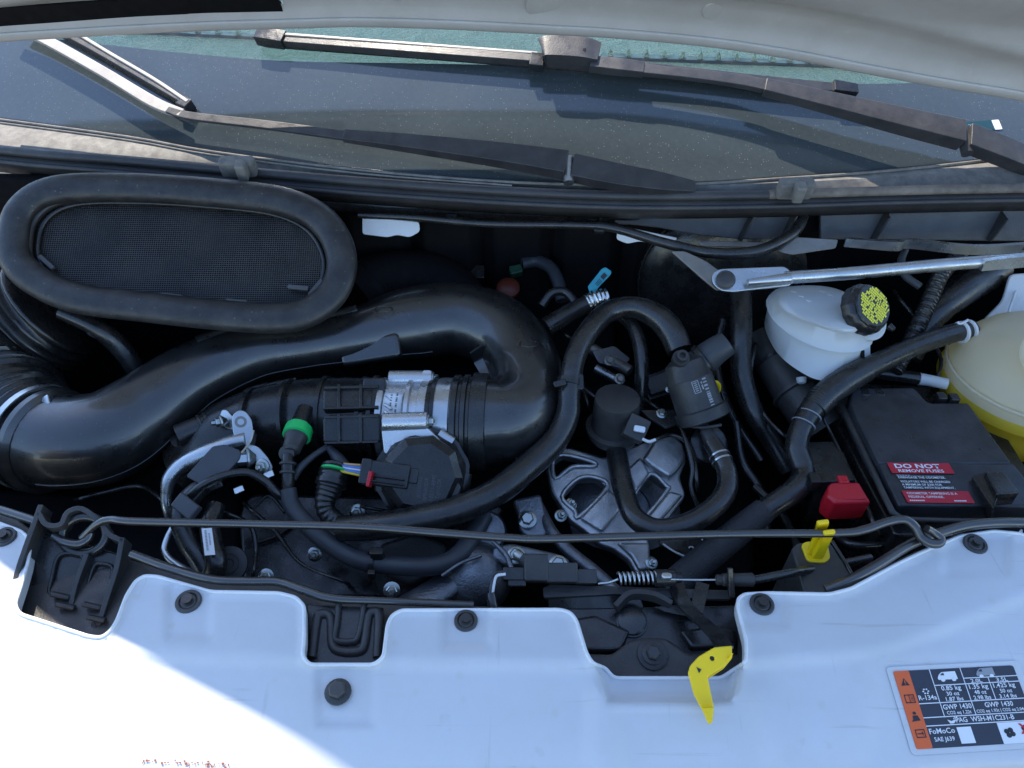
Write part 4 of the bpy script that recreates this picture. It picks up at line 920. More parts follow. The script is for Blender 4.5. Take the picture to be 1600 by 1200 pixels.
# ================================================================== CAST BRACKET
cb = thing('cast_bracket', 'grey cast aluminium engine mount bracket with large windows', 'mount bracket', P(960, 780, .85))
BN = (0, -.35, .94); bpn = Plane(960, 760, .885, BN)
H1 = [(864, 722), (880, 711), (926, 722), (928, 729), (894, 730), (868, 748)]; H2 = [(878, 776), (904, 748), (932, 747), (949, 762), (904, 808), (898, 798)]; H3 = [(1016, 741), (1041, 760), (1042, 767), (1002, 811), (990, 779)]
slab('bracket_body', [(852, 718), (870, 698), (890, 699), (944, 714), (980, 700), (1008, 690), (1022, 684), (1046, 678), (1066, 694), (1073, 720), (1062, 744), (1072, 774), (1040, 816), (1012, 836), (1016, 858), (1018, 884), (1012, 896), (994, 896), (984, 876), (960, 858), (936, 850), (916, 830), (890, 812), (862, 768)], bpn, .022, 'cast_aluminium', cb, bev=.004, rad=7, holes=(H1, H2, H3))
for h_ in (H1, H2, H3):
    sweep('window_rim', [(*(bpn.pt(a, b)+bpn.n*.001), .0035, .0035) for a, b in h_], 'cast_aluminium', cb, closed=True, world=True, sub=4)
slab('raised_pad', [(1002, 722), (1022, 692), (1046, 684), (1064, 697), (1070, 720), (1058, 738), (1044, 752), (1018, 735)], bpn, .018, 'cast_aluminium', cb, off=.014, bev=.005, rad=6)
slab('raised_leg', [(1044, 770), (1066, 776), (1030, 818), (1006, 816)], bpn, .018, 'cast_aluminium', cb, off=.010, bev=.004, rad=5)
slab('raised_leg', [(905, 812), (950, 766), (976, 790), (940, 834)], bpn, .014, 'cast_aluminium', cb, off=.008, bev=.004, rad=5)
slab('raised_leg', [(978, 736), (1000, 716), (1014, 742), (992, 772)], bpn, .014, 'cast_aluminium', cb, off=.008, bev=.004, rad=5)
slab('bracket_foot', [(962, 850), (1014, 850), (1014, 892), (998, 894), (986, 872)], bpn, .014, 'cast_aluminium', cb, off=.008, bev=.004, rad=5)
for x_, y_, z_ in ((892, 788, .872), (876, 806, .868), (1018, 880, .882)): hexbolt((x_, y_, z_), (.2, -.4, .9), 7, cb, stud=.8)
# ================================================================== BRAKE RESERVOIR
br = thing('brake_reservoir', 'white translucent brake fluid reservoir with black cap and yellow print', 'reservoir', P(1280, 560, 1.0))
R0 = [(1215, 470), (1232, 490), (1272, 508), (1318, 520), (1346, 514), (1350, 492), (1335, 466), (1290, 450), (1230, 450)]
R1 = [(1200, 478), (1214, 504), (1250, 530), (1292, 546), (1332, 549), (1358, 538), (1362, 512), (1345, 474), (1295, 450), (1228, 450), (1205, 462)]
R2 = [(1195, 512), (1212, 548), (1240, 574), (1280, 594), (1318, 588), (1348, 570), (1360, 540), (1342, 505), (1290, 480), (1225, 482), (1200, 495)]
def sca(L, f): 
    ax_ = sum(p[0] for p in L)/len(L); ay_ = sum(p[1] for p in L)/len(L); return [(ax_+(a-ax_)*f, ay_+(b-ay_)*f) for a, b in L]
stack('tank_shell', [(sca(R2, .8), .992), (sca(R2, .93), .998), (R2, 1.015), (sca(R1, .985), 1.052), (sca(R1, 1.035), 1.053), (sca(R1, 1.035), 1.061), (sca(R1, .985), 1.062), (sca(R0, 1.02), 1.088), (sca(R0, .97), 1.096), (sca(R0, .85), 1.100)], 'reservoir_plastic', br, n=56, sharp=70)
CA = V(.36, -.58, .74).normalized()
lathepx('filler_neck', (1318, 512, 1.055), CA, [(0, 40), (20, 36), (36, 33), (52, 33)], 'reservoir_plastic', br, seg=36)
cb0 = P(1344, 486, 1.105); kc = mpp(cb0)
cap = lathe('cap', cb0, CA, [(d_*kc, r_*kc) for d_, r_ in ((0, 38), (2, 40), (14, 39), (20, 36), (22, 33), (25, 33), (27, 31), (27, 2))], 'black_plastic', br, seg=60, lobes=15, lobe=.025, sharp=30)
lathe('cap_lug', cb0+CA*(18*kc)+V(.022, -.028, -.012), V(.5, -.6, -.2), [(0, .005), (.008, .004), (.009, .002)], 'black_plastic', cap, seg=12)
cu_ = V(1, 0, 0); cu_ = (cu_-CA*cu_.dot(CA)).normalized(); cv_ = CA.cross(cu_); rt = math.radians(-38)
ru, rv = cu_*math.cos(rt)+cv_*math.sin(rt), cv_*math.cos(rt)-cu_*math.sin(rt)
ct = cb0+CA*(27*kc+.0006); vs = []; fs = []
random.seed(11)
for row in range(-6, 7):
    y_ = row*4.3*kc; half = math.sqrt(max(0, (29*kc)**2-y_*y_)); x_ = -half*random.uniform(.75, 1)
    while x_ < half*.9:
        w_ = random.uniform(1.6, 3.4)*kc
        if random.random() < .93:
            i = len(vs)
            for a, b in ((x_, y_), (x_+w_, y_), (x_+w_, y_+3.7*kc), (x_, y_+3.7*kc)): vs.append(ct+ru*a+rv*b)
            fs.append((i, i+1, i+2, i+3))
        x_ += w_+random.choice((.35, .4, .5, .5, 2.0))*kc
link('printed_warning', mesh(vs, fs), 'print_yellow', cap, False)
for i, (a, b) in enumerate(((1240, 455), (1252, 462), (1264, 469), (1285, 455), (1297, 460))): boxpx('moulded_mark', (a, b, 1.1006), (9, 4), 'reservoir_plastic', br, rz=-25, th=.002, bev=.0004)
boxpx('side_lug', (1352, 552, 1.04), (22, 34), 'reservoir_plastic', br, n=(.3, -.7, .6), th=.03, bev=.002)
boxpx('lug_slot', (1349, 556, 1.042), (7, 20), 'dark_void', br, n=(.3, -.7, .6), th=.004)
lathepx('front_nub', (1252, 590, .995), (0, -.6, -.5), [(0, 8), (8, 7), (10, 4)], 'reservoir_plastic', br)
mcy = thing('master_cylinder', 'dark grey brake master cylinder angled under the white reservoir', 'brake cylinder', P(1250, 640, .9))
sweep('cylinder', [(1190, 528, .985, 26), (1206, 560, .975, 28), (1232, 600, .96, 32), (1262, 642, .945, 34), (1285, 672, .93, 36)], 'grey_black_plastic', mcy, sec=CIRC24)
lathepx('cylinder_ring', (1240, 612, .957), axis((1206, 560, .975), (1262, 642, .945)), [(0, 30), (1, 37), (5, 37), (6, 30)], 'grey_black_plastic', mcy, seg=36)
lathepx('cylinder_ring', (1208, 562, .974), axis((1206, 560, .975), (1262, 642, .945)), [(0, 26), (1, 31), (6, 31), (7, 26)], 'black_plastic', mcy, seg=36)
bo = thing('brake_booster', 'large round black brake booster in the shadow at the back of the bay', 'brake booster', V(.38, 1.15, .85))
lathe('drum', V(.375, 1.22, 1.0), V(-.05, -1, .05), [(0, .145), (.05, .145), (.058, .138), (.07, .10), (.08, .05), (.08, .01)], 'black_plastic', bo, seg=56)
lathe('seam_ring', V(.375, 1.185, 1.0), V(-.05, -1, .05), [(0, .144), (.002, .148), (.006, .148), (.008, .144)], 'grey_black_plastic', bo, seg=56)
hose('dark upright pipe standing between the canister and the reservoir', [(1158, 455, 1.06, 17), (1158, 520, 1.03, 17), (1158, 580, .99, 17), (1176, 640, .95, 16), (1206, 690, .91, 15), (1232, 735, .88, 14)], 'rubber', 'pipe', 'pipe')
# ================================================================== LINKAGE
lk = thing('wiper_linkage', 'galvanised wiper linkage rod with ball joint running above the brake reservoir', 'linkage', P(1350, 425, 1.12))
LN = (0, -.6, .8)
sweep('rod', [(1225, 434, 1.135, 10), (1330, 427, 1.137, 10), (1460, 415, 1.14, 10), (1600, 404, 1.143, 10), (1740, 393, 1.146, 10)], 'zinc_steel', lk, sec=CIRC24)
slab('rod_end_plate', [(1112, 428), (1124, 420), (1226, 416), (1236, 424), (1240, 440), (1234, 446), (1145, 456), (1126, 454), (1114, 444)], Plane(1150, 438, 1.135, LN), .005, 'zinc_steel', lk, rad=6)
sweep('pressed_rib', [(1168, 441, 1.139, 5), (1200, 438, 1.139, 7), (1234, 435, 1.139, 9)], 'zinc_steel', lk)
lathepx('ball_joint', (1134, 437, 1.137), LN, [(-8, 10), (-3, 15), (2, 15), (5, 12), (7, 6), (7, 2)], 'black_bolt', lk)
slab('crank_arm', [(1048, 392), (1070, 392), (1104, 408), (1126, 424), (1136, 452), (1120, 454), (1098, 436)], Plane(1090, 425, 1.125, LN), .004, 'rusty_steel', lk, rad=5)
slab('mount_strip', [(1090, 376), (1200, 378), (1200, 386), (1096, 384)], Plane(1150, 380, 1.12, LN), .003, 'rusty_steel', lk, rad=2)
slab('stamped_plate', [(1216, 392), (1244, 370), (1310, 374), (1306, 388), (1240, 398), (1228, 396)], Plane(1250, 385, 1.125, (0, -.7, .7)), .003, 'rusty_steel', lk, rad=3)
sweep('upper_bar', [(1320, 378, 1.13, 3, 7), (1400, 384, 1.13, 3, 8), (1420, 380, 1.132, 3, 8), (1520, 390, 1.134, 3, 8), (1620, 385, 1.136, 3, 8)], 'zinc_steel', lk, sec=RECT, sub=5)
sweep('rod_sleeve', [(1534, 414, 1.142, 4, 9), (1570, 410, 1.143, 4, 10), (1640, 404, 1.145, 4, 10)], 'zinc_steel', lk, sec=RECT, sub=3)
# ================================================================== WASHER TANK
tk = thing('coolant_tank', 'rounded translucent amber coolant tank part full of yellow liquid', 'tank', P(1600, 640, .87))
tc_ = P(1600, 603, .975); TR_ = 122*mpp(tc_)
def ell(zs, r=1.0, zr=.115): return [(z_, TR_*r*math.sqrt(max(0.0004, 1-(z_/zr)**2))) for z_ in zs]
zz = [-.114, -.110, -.10, -.085, -.065, -.045, -.025, -.004, -.003, .003, .012, .024, .04, .06, .08, .095, .107, .113]
pr = ell(zz); pr[8] = (pr[8][0], pr[8][1]*1.03); pr[9] = (pr[9][0], pr[9][1]*1.03)
lathe('tank_shell', tc_, V(0, 0, 1), pr[10:], 'tank_plastic', tk, seg=56, sharp=70, caps=False)
lathe('liquid_level_wall', tc_, V(0, 0, 1), pr[:11], 'liquid_wall', tk, seg=56, sharp=70, caps=False)
sweep('weld_seam', [(*(tc_+V(math.cos(a_)*TR_*1.0, math.sin(a_)*TR_*1.0, .030)*1), .002, .003) for a_ in [i*math.pi/12 for i in range(24)]], 'tank_plastic', tk, closed=True, world=True, sub=2)
lathe('liquid', tc_, V(0, 0, 1), ell([-.108, -.10, -.085, -.065, -.045, -.025, -.005, .01], .97), 'coolant_yellow', tk, seg=48, sharp=60)
nb_ = tc_+V(.028, -.035, .075); NA = (P(1642, 548, 1.125)-nb_).normalized(); NL = (P(1642, 548, 1.125)-nb_).length
lathe('filler_neck', nb_, NA, [(-.05, .062), (-.02, .048), (.01, .040), (NL-.024, .034), (NL-.022, .040), (NL-.016, .040), (NL-.014, .034), (NL, .033), (NL, .028)], 'tank_plastic', tk, seg=40)
lathe('filler_mouth', nb_+NA*(NL-.003), NA, [(0, .029), (.004, .029), (.004, .002)], 'dark_void', tk, seg=30)
hose('long black hose from the amber tank bending down beside the fuse box', [(1520, 515, 1.045, 14), (1480, 523, 1.045, 15), (1430, 541, 1.04, 16), (1375, 566, 1.03, 17), (1325, 592, 1.02, 19), (1285, 622, 1.005, 20), (1256, 660, .985, 18), (1245, 700, .965, 18), (1256, 738, .95, 19), (1246, 762, .945, 19), (1210, 788, .935, 18), (1170, 815, .92, 18)], 'rubber', sec=CIRC24, sub=10)
lh = [o for o in C.objects if o.name.startswith('hose') and 'amber tank' in str(o.get('label'))][0]
for x_, y_, z_ in ((1352, 577, 1.026), (1318, 597, 1.018)): pass
sweep('ribbed_sleeve', [(1352, 577, 1.026, 20), (1320, 595, 1.018, 22), (1290, 618, 1.007, 22), (1272, 638, .997, 21)], 'rubber', lh, rmod=lambda t, L: 1+.02*math.sin(L*1400), sub=20)
for y_, x_, z_ in ((648, 1265, .992), (662, 1256, .985)): lathepx('painted_ring', (x_, y_, z_), axis((1285, 622, 1.005), (1245, 700, .965)), [(0, 18.6), (0, 19.2), (1.5, 19.2), (1.5, 18.6)], 'print_grey', lh)
pass
sl_ = hose('woven braided sleeve wrapping the lower hose towards the latch', [(1195, 797, .93, 20), (1160, 825, .915, 22), (1120, 858, .90, 23), (1082, 890, .885, 24), (1040, 925, .87, 24)], 'braided', 'hose sleeve', 'braided_sleeve', sec=CIRC24)
sc2 = thing('spring_clamp', 'pale spring clamp on the hose end at the amber tank', 'clamp', P(1507, 517, 1.045))
for x_ in (1500, 1512): lathepx('clamp_ring', (x_, 519.5-(x_-1500)*.2, 1.045), axis((1480, 523, 1.045), (1520, 515, 1.045)), [(0, 15), (0, 17.5), (4, 17.5), (4, 15)], 'label_white', sc2)
sweep('clamp_ear', [(1496, 503, 1.062, 2), (1500, 506, 1.06, 2), (1508, 503, 1.062, 2), (1512, 500, 1.062, 2)], 'label_white', sc2, sub=3)
hose('short clear nipple hose joining the lower side of the amber tank', [(1480, 600, .99, 9), (1450, 594, .99, 9), (1436, 592, .99, 10)], 'reservoir_plastic', 'hose', 'nipple_hose')
hose('thin black pipe running from the nipple hose behind the fuse box', [(1440, 592, .99, 10), (1400, 586, .985, 10), (1340, 580, .98, 10), (1300, 590, .97, 10)], 'rubber', 'pipe', 'pipe')
# ================================================================== FUSE BOX
fb = thing('fuse_box', 'black fuse box with dusty lid and red and white warning label', 'fuse box', P(1460, 760, .85))
slab('base', [(1278, 600), (1330, 598), (1520, 606), (1560, 660), (1660, 820), (1640, 836), (1398, 836), (1300, 650)], Plane(1450, 700, .955), .22, 'black_plastic', fb, bev=.003, rad=8)
fpl = Plane(1450, 680, 1.0, (0, -.04, 1))
slab('lid', [(1327, 630), (1331, 606), (1428, 605), (1450, 629), (1513, 629), (1582, 724), (1374, 724)], fpl, .035, 'lid_plastic', fb, bev=.003, rad=6)
e0 = fpl.pt(1478, 723); ffp = Plane(e0, 0, 0, (0, -.12, 1))
slab('lid_front', [(1373, 722), (1584, 722), (1640, 792), (1406, 790)], ffp, .03, 'lid_plastic', fb, bev=.004, rad=5, off=-.0005)
slab('lid_block', [(1540, 737), (1568, 736), (1594, 769), (1558, 772)], Plane(1565, 755, 1.012), .03, 'black_plastic', fb, bev=.002, rad=3)
slab('lid_block_shoulder', [(1518, 745), (1544, 735), (1562, 772), (1552, 795)], Plane(1540, 760, 1.003, (-.25, 0, 1)), .03, 'black_plastic', fb, bev=.002, rad=3)
sweep('side_rail', [(1296, 600, .985, 5), (1318, 640, .985, 5), (1352, 710, .985, 5), (1385, 782, .985, 5), (1402, 806, .98, 5), (1440, 812, .98, 4), (1640, 815, .98, 4)], 'grey_black_plastic', fb, sub=6)
for x_, y_ in ((1352, 612), (1375, 612), (1472, 617), (1492, 619)): boxpx('lid_latch', (x_, y_, 1.004), (14, 16), 'black_plastic', fb, th=.03)
d = Decal(ffp.pt(1385, 723.5)+V(0, 0, .0008), ffp.pt(1480, 724.5)+V(0, 0, .0008), ffp.pt(1418, 786)+V(0, 0, .0008), .0003)
wl_ = thing('warning_label', None, None) if False else None
l1 = d.rect(0, 0, 1.02, .27, 'red_label', fb, 'warning_label', 1, .02); l2 = d.rect(0.0, .71, 1.06, 1, 'red_label', fb, 'warning_label', 1, .02)
d.text('DO NOT', .47, .14, .105, .74, 'print_white', l1, bold=.03); d.text('REMOVE FUSES', .49, .245, .07, .74, 'print_white', l1, bold=.02)
for t_, v_, w_, u0 in (('DISENGAGE THE ODOMETER.', .405, .76, .06), ('VIOLATORS WILL BE CHARGED', .51, .80, .06), ('A MINIMUM OF $300 FOR', .585, .64, .06), ('TAMPERING WITH EQUIPMENT.', .66, .82, .06)):
    d.text(t_, u0, v_, .05, w_, 'print_white', l1, align='LEFT')
joinrects('worn_text_line', d, [(.05+i*.045, .315+.02*(i > 4), .05+i*.045+.035, .345) for i in range(17)], 'print_grey', l1)
d.text('ODOMETER TAMPERING IS A', .06, .80, .05, .80, 'print_white', l2, align='LEFT'); d.text('FEDERAL OFFENSE.', .06, .885, .05, .56, 'print_white', l2, align='LEFT')
joinrects('small_print', d, [(.05+i*.03, .935, .05+i*.03+.022, .965) for i in range(8)]+[(.75+i*.028, .935, .75+i*.028+.022, .965) for i in range(7)], 'print_white', l2)
ab = thing('relay_box', 'small black relay box cover beside the fuse box', 'relay box', P(1295, 720, .9))
slab('cover', [(1259, 690), (1303, 689), (1311, 703), (1319, 705), (1337, 750), (1280, 754)], Plane(1295, 720, .965), .08, 'black_plastic', ab, bev=.002, rad=4)
boxpx('side_catch', (1274, 745, .968), (16, 22), 'black_plastic', ab, th=.02)
rt_ = thing('terminal_cover', 'bright red plastic battery terminal cover with small tab', 'terminal cover', P(1325, 800, .92))
slab('cover', [(1295, 756), (1301, 752), (1343, 752), (1362, 784), (1306, 786), (1292, 774)], Plane(1325, 768, .985, (0, -.12, 1)), .042, 'red_plastic', rt_, bev=.005, rad=4)
boxpx('tab', (1318, 748, .987), (16, 16), 'red_plastic', rt_, th=.006); boxpx('tab_hinge', (1322, 752, .988), (8, 5), 'red_plastic', rt_, th=.006)
# ================================================================== PROP ROD, CLIP, LATCH
pr_ = thing('prop_rod', 'long thin black prop rod with hooked end lying across the front of the bay', 'prop rod', P(800, 840, 1.055))
sweep('rod', [(128, 840, 1.03, 6), (150, 820, 1.045, 6), (172, 812, 1.052, 6), (215, 815, 1.055, 6.5), (400, 819, 1.055, 6.5), (560, 823, 1.055, 6.5), (680, 832, 1.055, 6.5), (790, 840, 1.055, 6.5), (850, 842, 1.055, 6.5), (1000, 838, 1.055, 6.5), (1160, 834, 1.055, 6.5), (1310, 833, 1.055, 6.5), (1350, 828, 1.057, 7), (1385, 816, 1.06, 7), (1412, 812, 1.062, 7), (1428, 822, 1.058, 7.5), (1438, 838, 1.05, 7.5), (1452, 848, 1.048, 7.5), (1466, 849, 1.048, 7.5), (1470, 842, 1.05, 7), (1458, 832, 1.055, 6.5), (1448, 826, 1.06, 6)], 'duct_plastic', pr_, sub=9)
ye = thing('prop_rod_clip', 'bright yellow plastic clip gripping the prop rod on a black block', 'clip', P(1280, 860, 1.0))
slab('clip_base', [(1252, 850), (1262, 845), (1294, 850), (1298, 872), (1290, 879), (1262, 877)], Plane(1275, 862, 1.004, (0, -.15, 1)), .004, 'yellow_plastic', ye, rad=8)
sweep('prong', [(1268, 866, 1.002, 8, 4), (1278, 838, 1.03, 7, 4), (1284, 822, 1.055, 9, 4), (1286, 815, 1.068, 9, 4)], 'yellow_plastic', ye, sec=RECT, sub=4, bevel=.002)
sweep('prong', [(1276, 870, 1.002, 9, 5), (1288, 846, 1.03, 8, 5), (1294, 834, 1.055, 9, 4), (1296, 831, 1.064, 9, 4)], 'yellow_plastic', ye, sec=RECT, sub=4, bevel=.002)
kb = thing('clip_block', 'black moulded block carrying the yellow clip beside the white cover', 'block', P(1285, 900, .95))
slab('block', [(1237, 856), (1247, 847), (1295, 845), (1300, 850), (1332, 900), (1290, 932), (1258, 930)], Plane(1285, 880, .999, (0, -.1, 1)), .12, 'grey_black_plastic', kb, bev=.003, rad=5)
sweep('side_bead', [(1300, 846, 1.0, 3), (1314, 868, .999, 3), (1332, 898, .997, 3)], 'black_plastic', kb, sub=2)
yl = thing('latch_lever', 'bright yellow bonnet release lever hanging over the white cover', 'lever', P(1110, 1060, 1.04))
LPN = (-.1, -.55, .83); lpl = Plane(1110, 1050, 1.05, LPN)
slab('handle', [(1116, 1012), (1144, 1009), (1144, 1022), (1134, 1040), (1106, 1058), (1116, 1107), (1096, 1108), (1084, 1085), (1075, 1052), (1079, 1040), (1092, 1026)], lpl, .004, 'yellow_plastic', yl, rad=3, holes=([(1110, 1025), (1116, 1026), (1117, 1032), (1112, 1033), (1109, 1029)],))
slab('handle_flange', [(1136, 1030), (1144, 1022), (1143, 1030), (1130, 1046), (1106, 1062), (1105, 1056)], Plane(1125, 1044, 1.046, (-.5, -.8, .3)), .003, 'yellow_plastic', yl, rad=2)
slab('tip', [(1096, 1106), (1116, 1105), (1114, 1129), (1108, 1133)], Plane(1106, 1106, 1.040, (0, -.6, .8)), .004, 'yellow_plastic', yl, rad=3)
slab('arrow_mark', [(1088, 1042), (1096, 1046), (1092, 1052), (1090, 1047)], lpl, .0004, 'print_black', yl, bev=0.0001, off=.0006)
sweep('steel_arm', [(1132, 1012, 1.046, 14, 2), (1118, 992, 1.03, 13, 2), (1098, 972, 1.015, 12, 2), (1076, 952, 1.005, 12, 2), (1062, 930, 1.0, 12, 2), (1056, 905, .998, 11, 2)], 'black_plastic', yl, sec=RECT, sub=5)
la = thing('bonnet_latch', 'black bonnet latch mechanism with coil spring and release cable', 'latch', P(1000, 940, .95))
slab('top_plate', [(848, 918), (860, 912), (1140, 922), (1148, 930), (1140, 936), (1030, 934), (960, 928), (850, 934)], Plane(1000, 922, .998, (0, -.2, 1)), .006, 'grey_black_plastic', la, rad=3)
slab('front_plate', [(855, 930), (930, 926), (1000, 930), (1010, 960), (985, 966), (900, 958), (858, 955)], Plane(930, 940, .985, (0, -.7, .7)), .004, 'black_plastic', la, rad=4)
sweep('latch_hook', [(962, 950, .995, 4, 10), (985, 930, 1.0, 4, 10), (1020, 932, 1.0, 4, 10), (1048, 945, .995, 4, 8)], 'grey_black_plastic', la, sec=RECT, sub=5)
slab('claw_plate', [(1022, 948), (1060, 944), (1092, 950), (1096, 964), (1070, 962), (1040, 956)], Plane(1060, 952, .99, (0, -.4, .9)), .004, 'grey_black_plastic', la, rad=3)
hp = []; q0, q1_ = P(966, 904, 1.012), P(1030, 902, 1.012); kk = mpp(q0)
for i in range(9*12+1):
    t_ = i/(9*12); a = 2*math.pi*9*t_; c_ = q0.lerp(q1_, t_); hp.append((*(c_+V(0, math.cos(a)*9*kk, math.sin(a)*9*kk)), 1.9*kk, 1.9*kk))
sweep('coil_spring', hp, 'zinc_steel', la, sub=1, world=True, sec=[(math.cos(i*math.pi/4), math.sin(i*math.pi/4)) for i in range(8)])
sweep('spring_tail', [(935, 912, 1.008, 2), (952, 910, 1.012, 2), (966, 905, 1.018, 2)], 'zinc_steel', la)
lathepx('spring_cup', (1024, 903, 1.012), (1, 0, 0), [(0, 8), (0, 13), (30, 13), (32, 9), (40, 8)], 'black_plastic', la)
boxpx('cable_eye', (1042, 898, 1.026), (16, 10), 'zinc_steel', la, th=.006, rad=4)
sweep('release_cable', [(1036, 905, 1.02, 1.6), (1080, 906, 1.018, 1.6), (1124, 906, 1.018, 1.6)], 'zinc_steel', la)
lathepx('cable_ferrule', (1118, 906, 1.018), (1, 0, 0), [(0, 5), (2, 8), (10, 8), (12, 10), (20, 10), (21, 12), (26, 12), (27, 10), (58, 11), (60, 8)], 'grey_black_plastic', la)
sweep('cable_sheath', [(1176, 906, 1.018, 7), (1200, 902, 1.015, 7), (1240, 894, 1.01, 7), (1280, 888, .99, 7), (1360, 872, .98, 7)], 'rubber', la)
slab('cable_bracket', [(1138, 888), (1146, 888), (1150, 935), (1140, 935)], Plane(1143, 910, 1.03, (.3, -.8, .5)), .004, 'black_plastic', la, rad=2)
sweep('cross_strut', [(1098, 912, 1.0, 10, 3), (1094, 930, .998, 10, 3), (1088, 956, .995, 10, 3)], 'black_plastic', la, sec=RECT, sub=3)
sw = thing('latch_switch', 'charcoal electrical switch plugged in beside the bonnet latch', 'switch', P(860, 905, 1.0))
boxpx('switch_body', (838, 886, 1.026), (38, 42), 'grey_black_plastic', sw, th=.03, n=(0, -.5, .86), bev=.002)
boxpx('switch_nose', (803, 896, 1.02), (34, 20), 'black_plastic', sw, th=.02, n=(0, -.5, .86)); boxpx('switch_nose', (808, 910, 1.012), (28, 12), 'black_plastic', sw, th=.02, n=(0, -.5, .86))
boxpx('switch_tail', (878, 894, 1.022), (50, 30), 'grey_black_plastic', sw, th=.03, n=(0, -.5, .86)); boxpx('switch_tail', (916, 900, 1.016), (34, 22), 'grey_black_plastic', sw, th=.03, n=(0, -.5, .86))
for i in range(2): sweep('switch_wire', [(790, 892+i*5, 1.02, 2.4), (776, 897+i*3, 1.02, 2.4), (768+i*4, 912, 1.018, 2.4), (766+i*3, 932, 1.012, 2.4)], ('rubber', 'wire_white')[i], sw)
sweep('wire_sleeve', [(767, 926, 1.014, 7), (770, 946, 1.006, 8), (775, 965, .995, 8)], 'rubber', sw)
st2 = thing('rubber_buffer', 'stacked black rubber buffer under the latch hook', 'buffer', P(985, 975, .96))
lathepx('buffer', (985, 978, .965), (0, -.25, 1), [(0, 24), (4, 26), (8, 24), (9, 20), (11, 24), (15, 25), (19, 24), (20, 19), (22, 22), (27, 22), (30, 17), (31, 4)], 'rubber', st2, seg=32)
# ================================================================== FRONT CARRIER (behind cover)
fc = thing('front_carrier', 'black plastic carrier frame peeking out behind the white cover', 'carrier', P(700, 960, .97))
slab('carrier_deck', [(-120, 785), (20, 805), (80, 850), (205, 874), (330, 908), (430, 911), (500, 937), (620, 943), (752, 948), (752, 1100), (-120, 1100)], Plane(500, 950, 1.004, (0, -.05, 1)), .03, 'grey_black_plastic', fc, bev=.003, rad=6)
slab('carrier_deck', [(1160, 930), (1300, 925), (1420, 865), (1500, 832), (1700, 832), (1700, 1050), (1160, 1080)], Plane(1350, 940, 1.004, (0, -.05, 1)), .03, 'grey_black_plastic', fc, bev=.003, rad=6)
slab('latch_well', [(730, 946), (905, 950), (1170, 945), (1170, 1085), (730, 1085)], Plane(1020, 1040, .965, (0, -.25, 1)), .02, 'black_plastic', fc, bev=.002)
slab('well_ledge', [(905, 1020), (955, 1022), (985, 1000), (1000, 996), (1040, 996), (1062, 1010), (1074, 1020), (1164, 1022), (1166, 1072), (905, 1072)], Plane(1020, 1030, .985, (0, -.3, 1)), .02, 'grey_black_plastic', fc, bev=.004, rad=7)
slab('well_block', [(893, 966), (930, 960), (985, 985), (972, 1016), (905, 1016)], Plane(935, 985, .985, (0, -.2, 1)), .03, 'black_plastic', fc, bev=.004, rad=5)
slab('well_block', [(1062, 985), (1120, 975), (1150, 985), (1152, 1010), (1080, 1012)], Plane(1110, 992, .982, (0, -.2, 1)), .03, 'black_plastic', fc, bev=.004, rad=5)
lathepx('washer_boss', (1020, 1023, .987), (0, -.3, 1), [(0, 24), (3, 24), (4, 20), (4, 10)], 'black_plastic', fc, seg=32)
hexbolt((1020, 1022, .991), (0, -.3, 1), 11.5, fc, 'black_bolt')
up_ = Plane(540, 985, 1.008, (0, -.25, 1))
slab('slot_plate', [(480, 945), (600, 950), (596, 1038), (476, 1038)], up_, .006, 'black_plastic', fc, rad=4, off=.002)
sweep('slot_rim', [(*(up_.pt(a, b)+V(0, 0, .004)), .0035, .006) for a, b in ((530, 944), (528, 975), (524, 1000), (532, 1006), (552, 1006), (560, 1000), (566, 975), (570, 946))], 'grey_black_plastic', fc, sub=3, world=True)
sweep('slot_shoulder', [(*(up_.pt(a, b)+V(0, 0, .003)), .005, .006) for a, b in ((488, 1030), (496, 970), (502, 962), (512, 962), (518, 972), (520, 1010), (534, 1020), (560, 1020), (570, 1010), (576, 966), (586, 958), (592, 966), (590, 1030))], 'grey_black_plastic', fc, sub=3, world=True)
for nm, pth, lb in (('edge_seal', [(206, 866, 1.03, 7), (260, 886, 1.03, 7), (330, 905, 1.03, 7), (390, 908, 1.03, 7), (436, 909, 1.03, 7), (475, 922, 1.03, 7), (520, 935, 1.028, 7), (600, 939, 1.026, 6), (740, 945, 1.02, 6)], 'black rubber edge bead behind the white cover on the bracket side'),
                ('edge_seal', [(1290, 922, 1.02, 8), (1330, 905, 1.03, 8), (1372, 882, 1.036, 8), (1420, 852, 1.038, 8), (1460, 836, 1.038, 8), (1520, 820, 1.038, 8), (1600, 817, 1.038, 8), (1720, 826, 1.038, 8)], 'glossy black rubber edge bead curving past the hooked rod end'),
                ('edge_seal', [(-110, 768, 1.03, 7), (-30, 788, 1.03, 7), (30, 806, 1.03, 7), (66, 818, 1.03, 7)], 'short black rubber edge bead leading up to the ribbed bracket')):
    hose(lb, pth, 'duct_plastic', 'seal', nm)
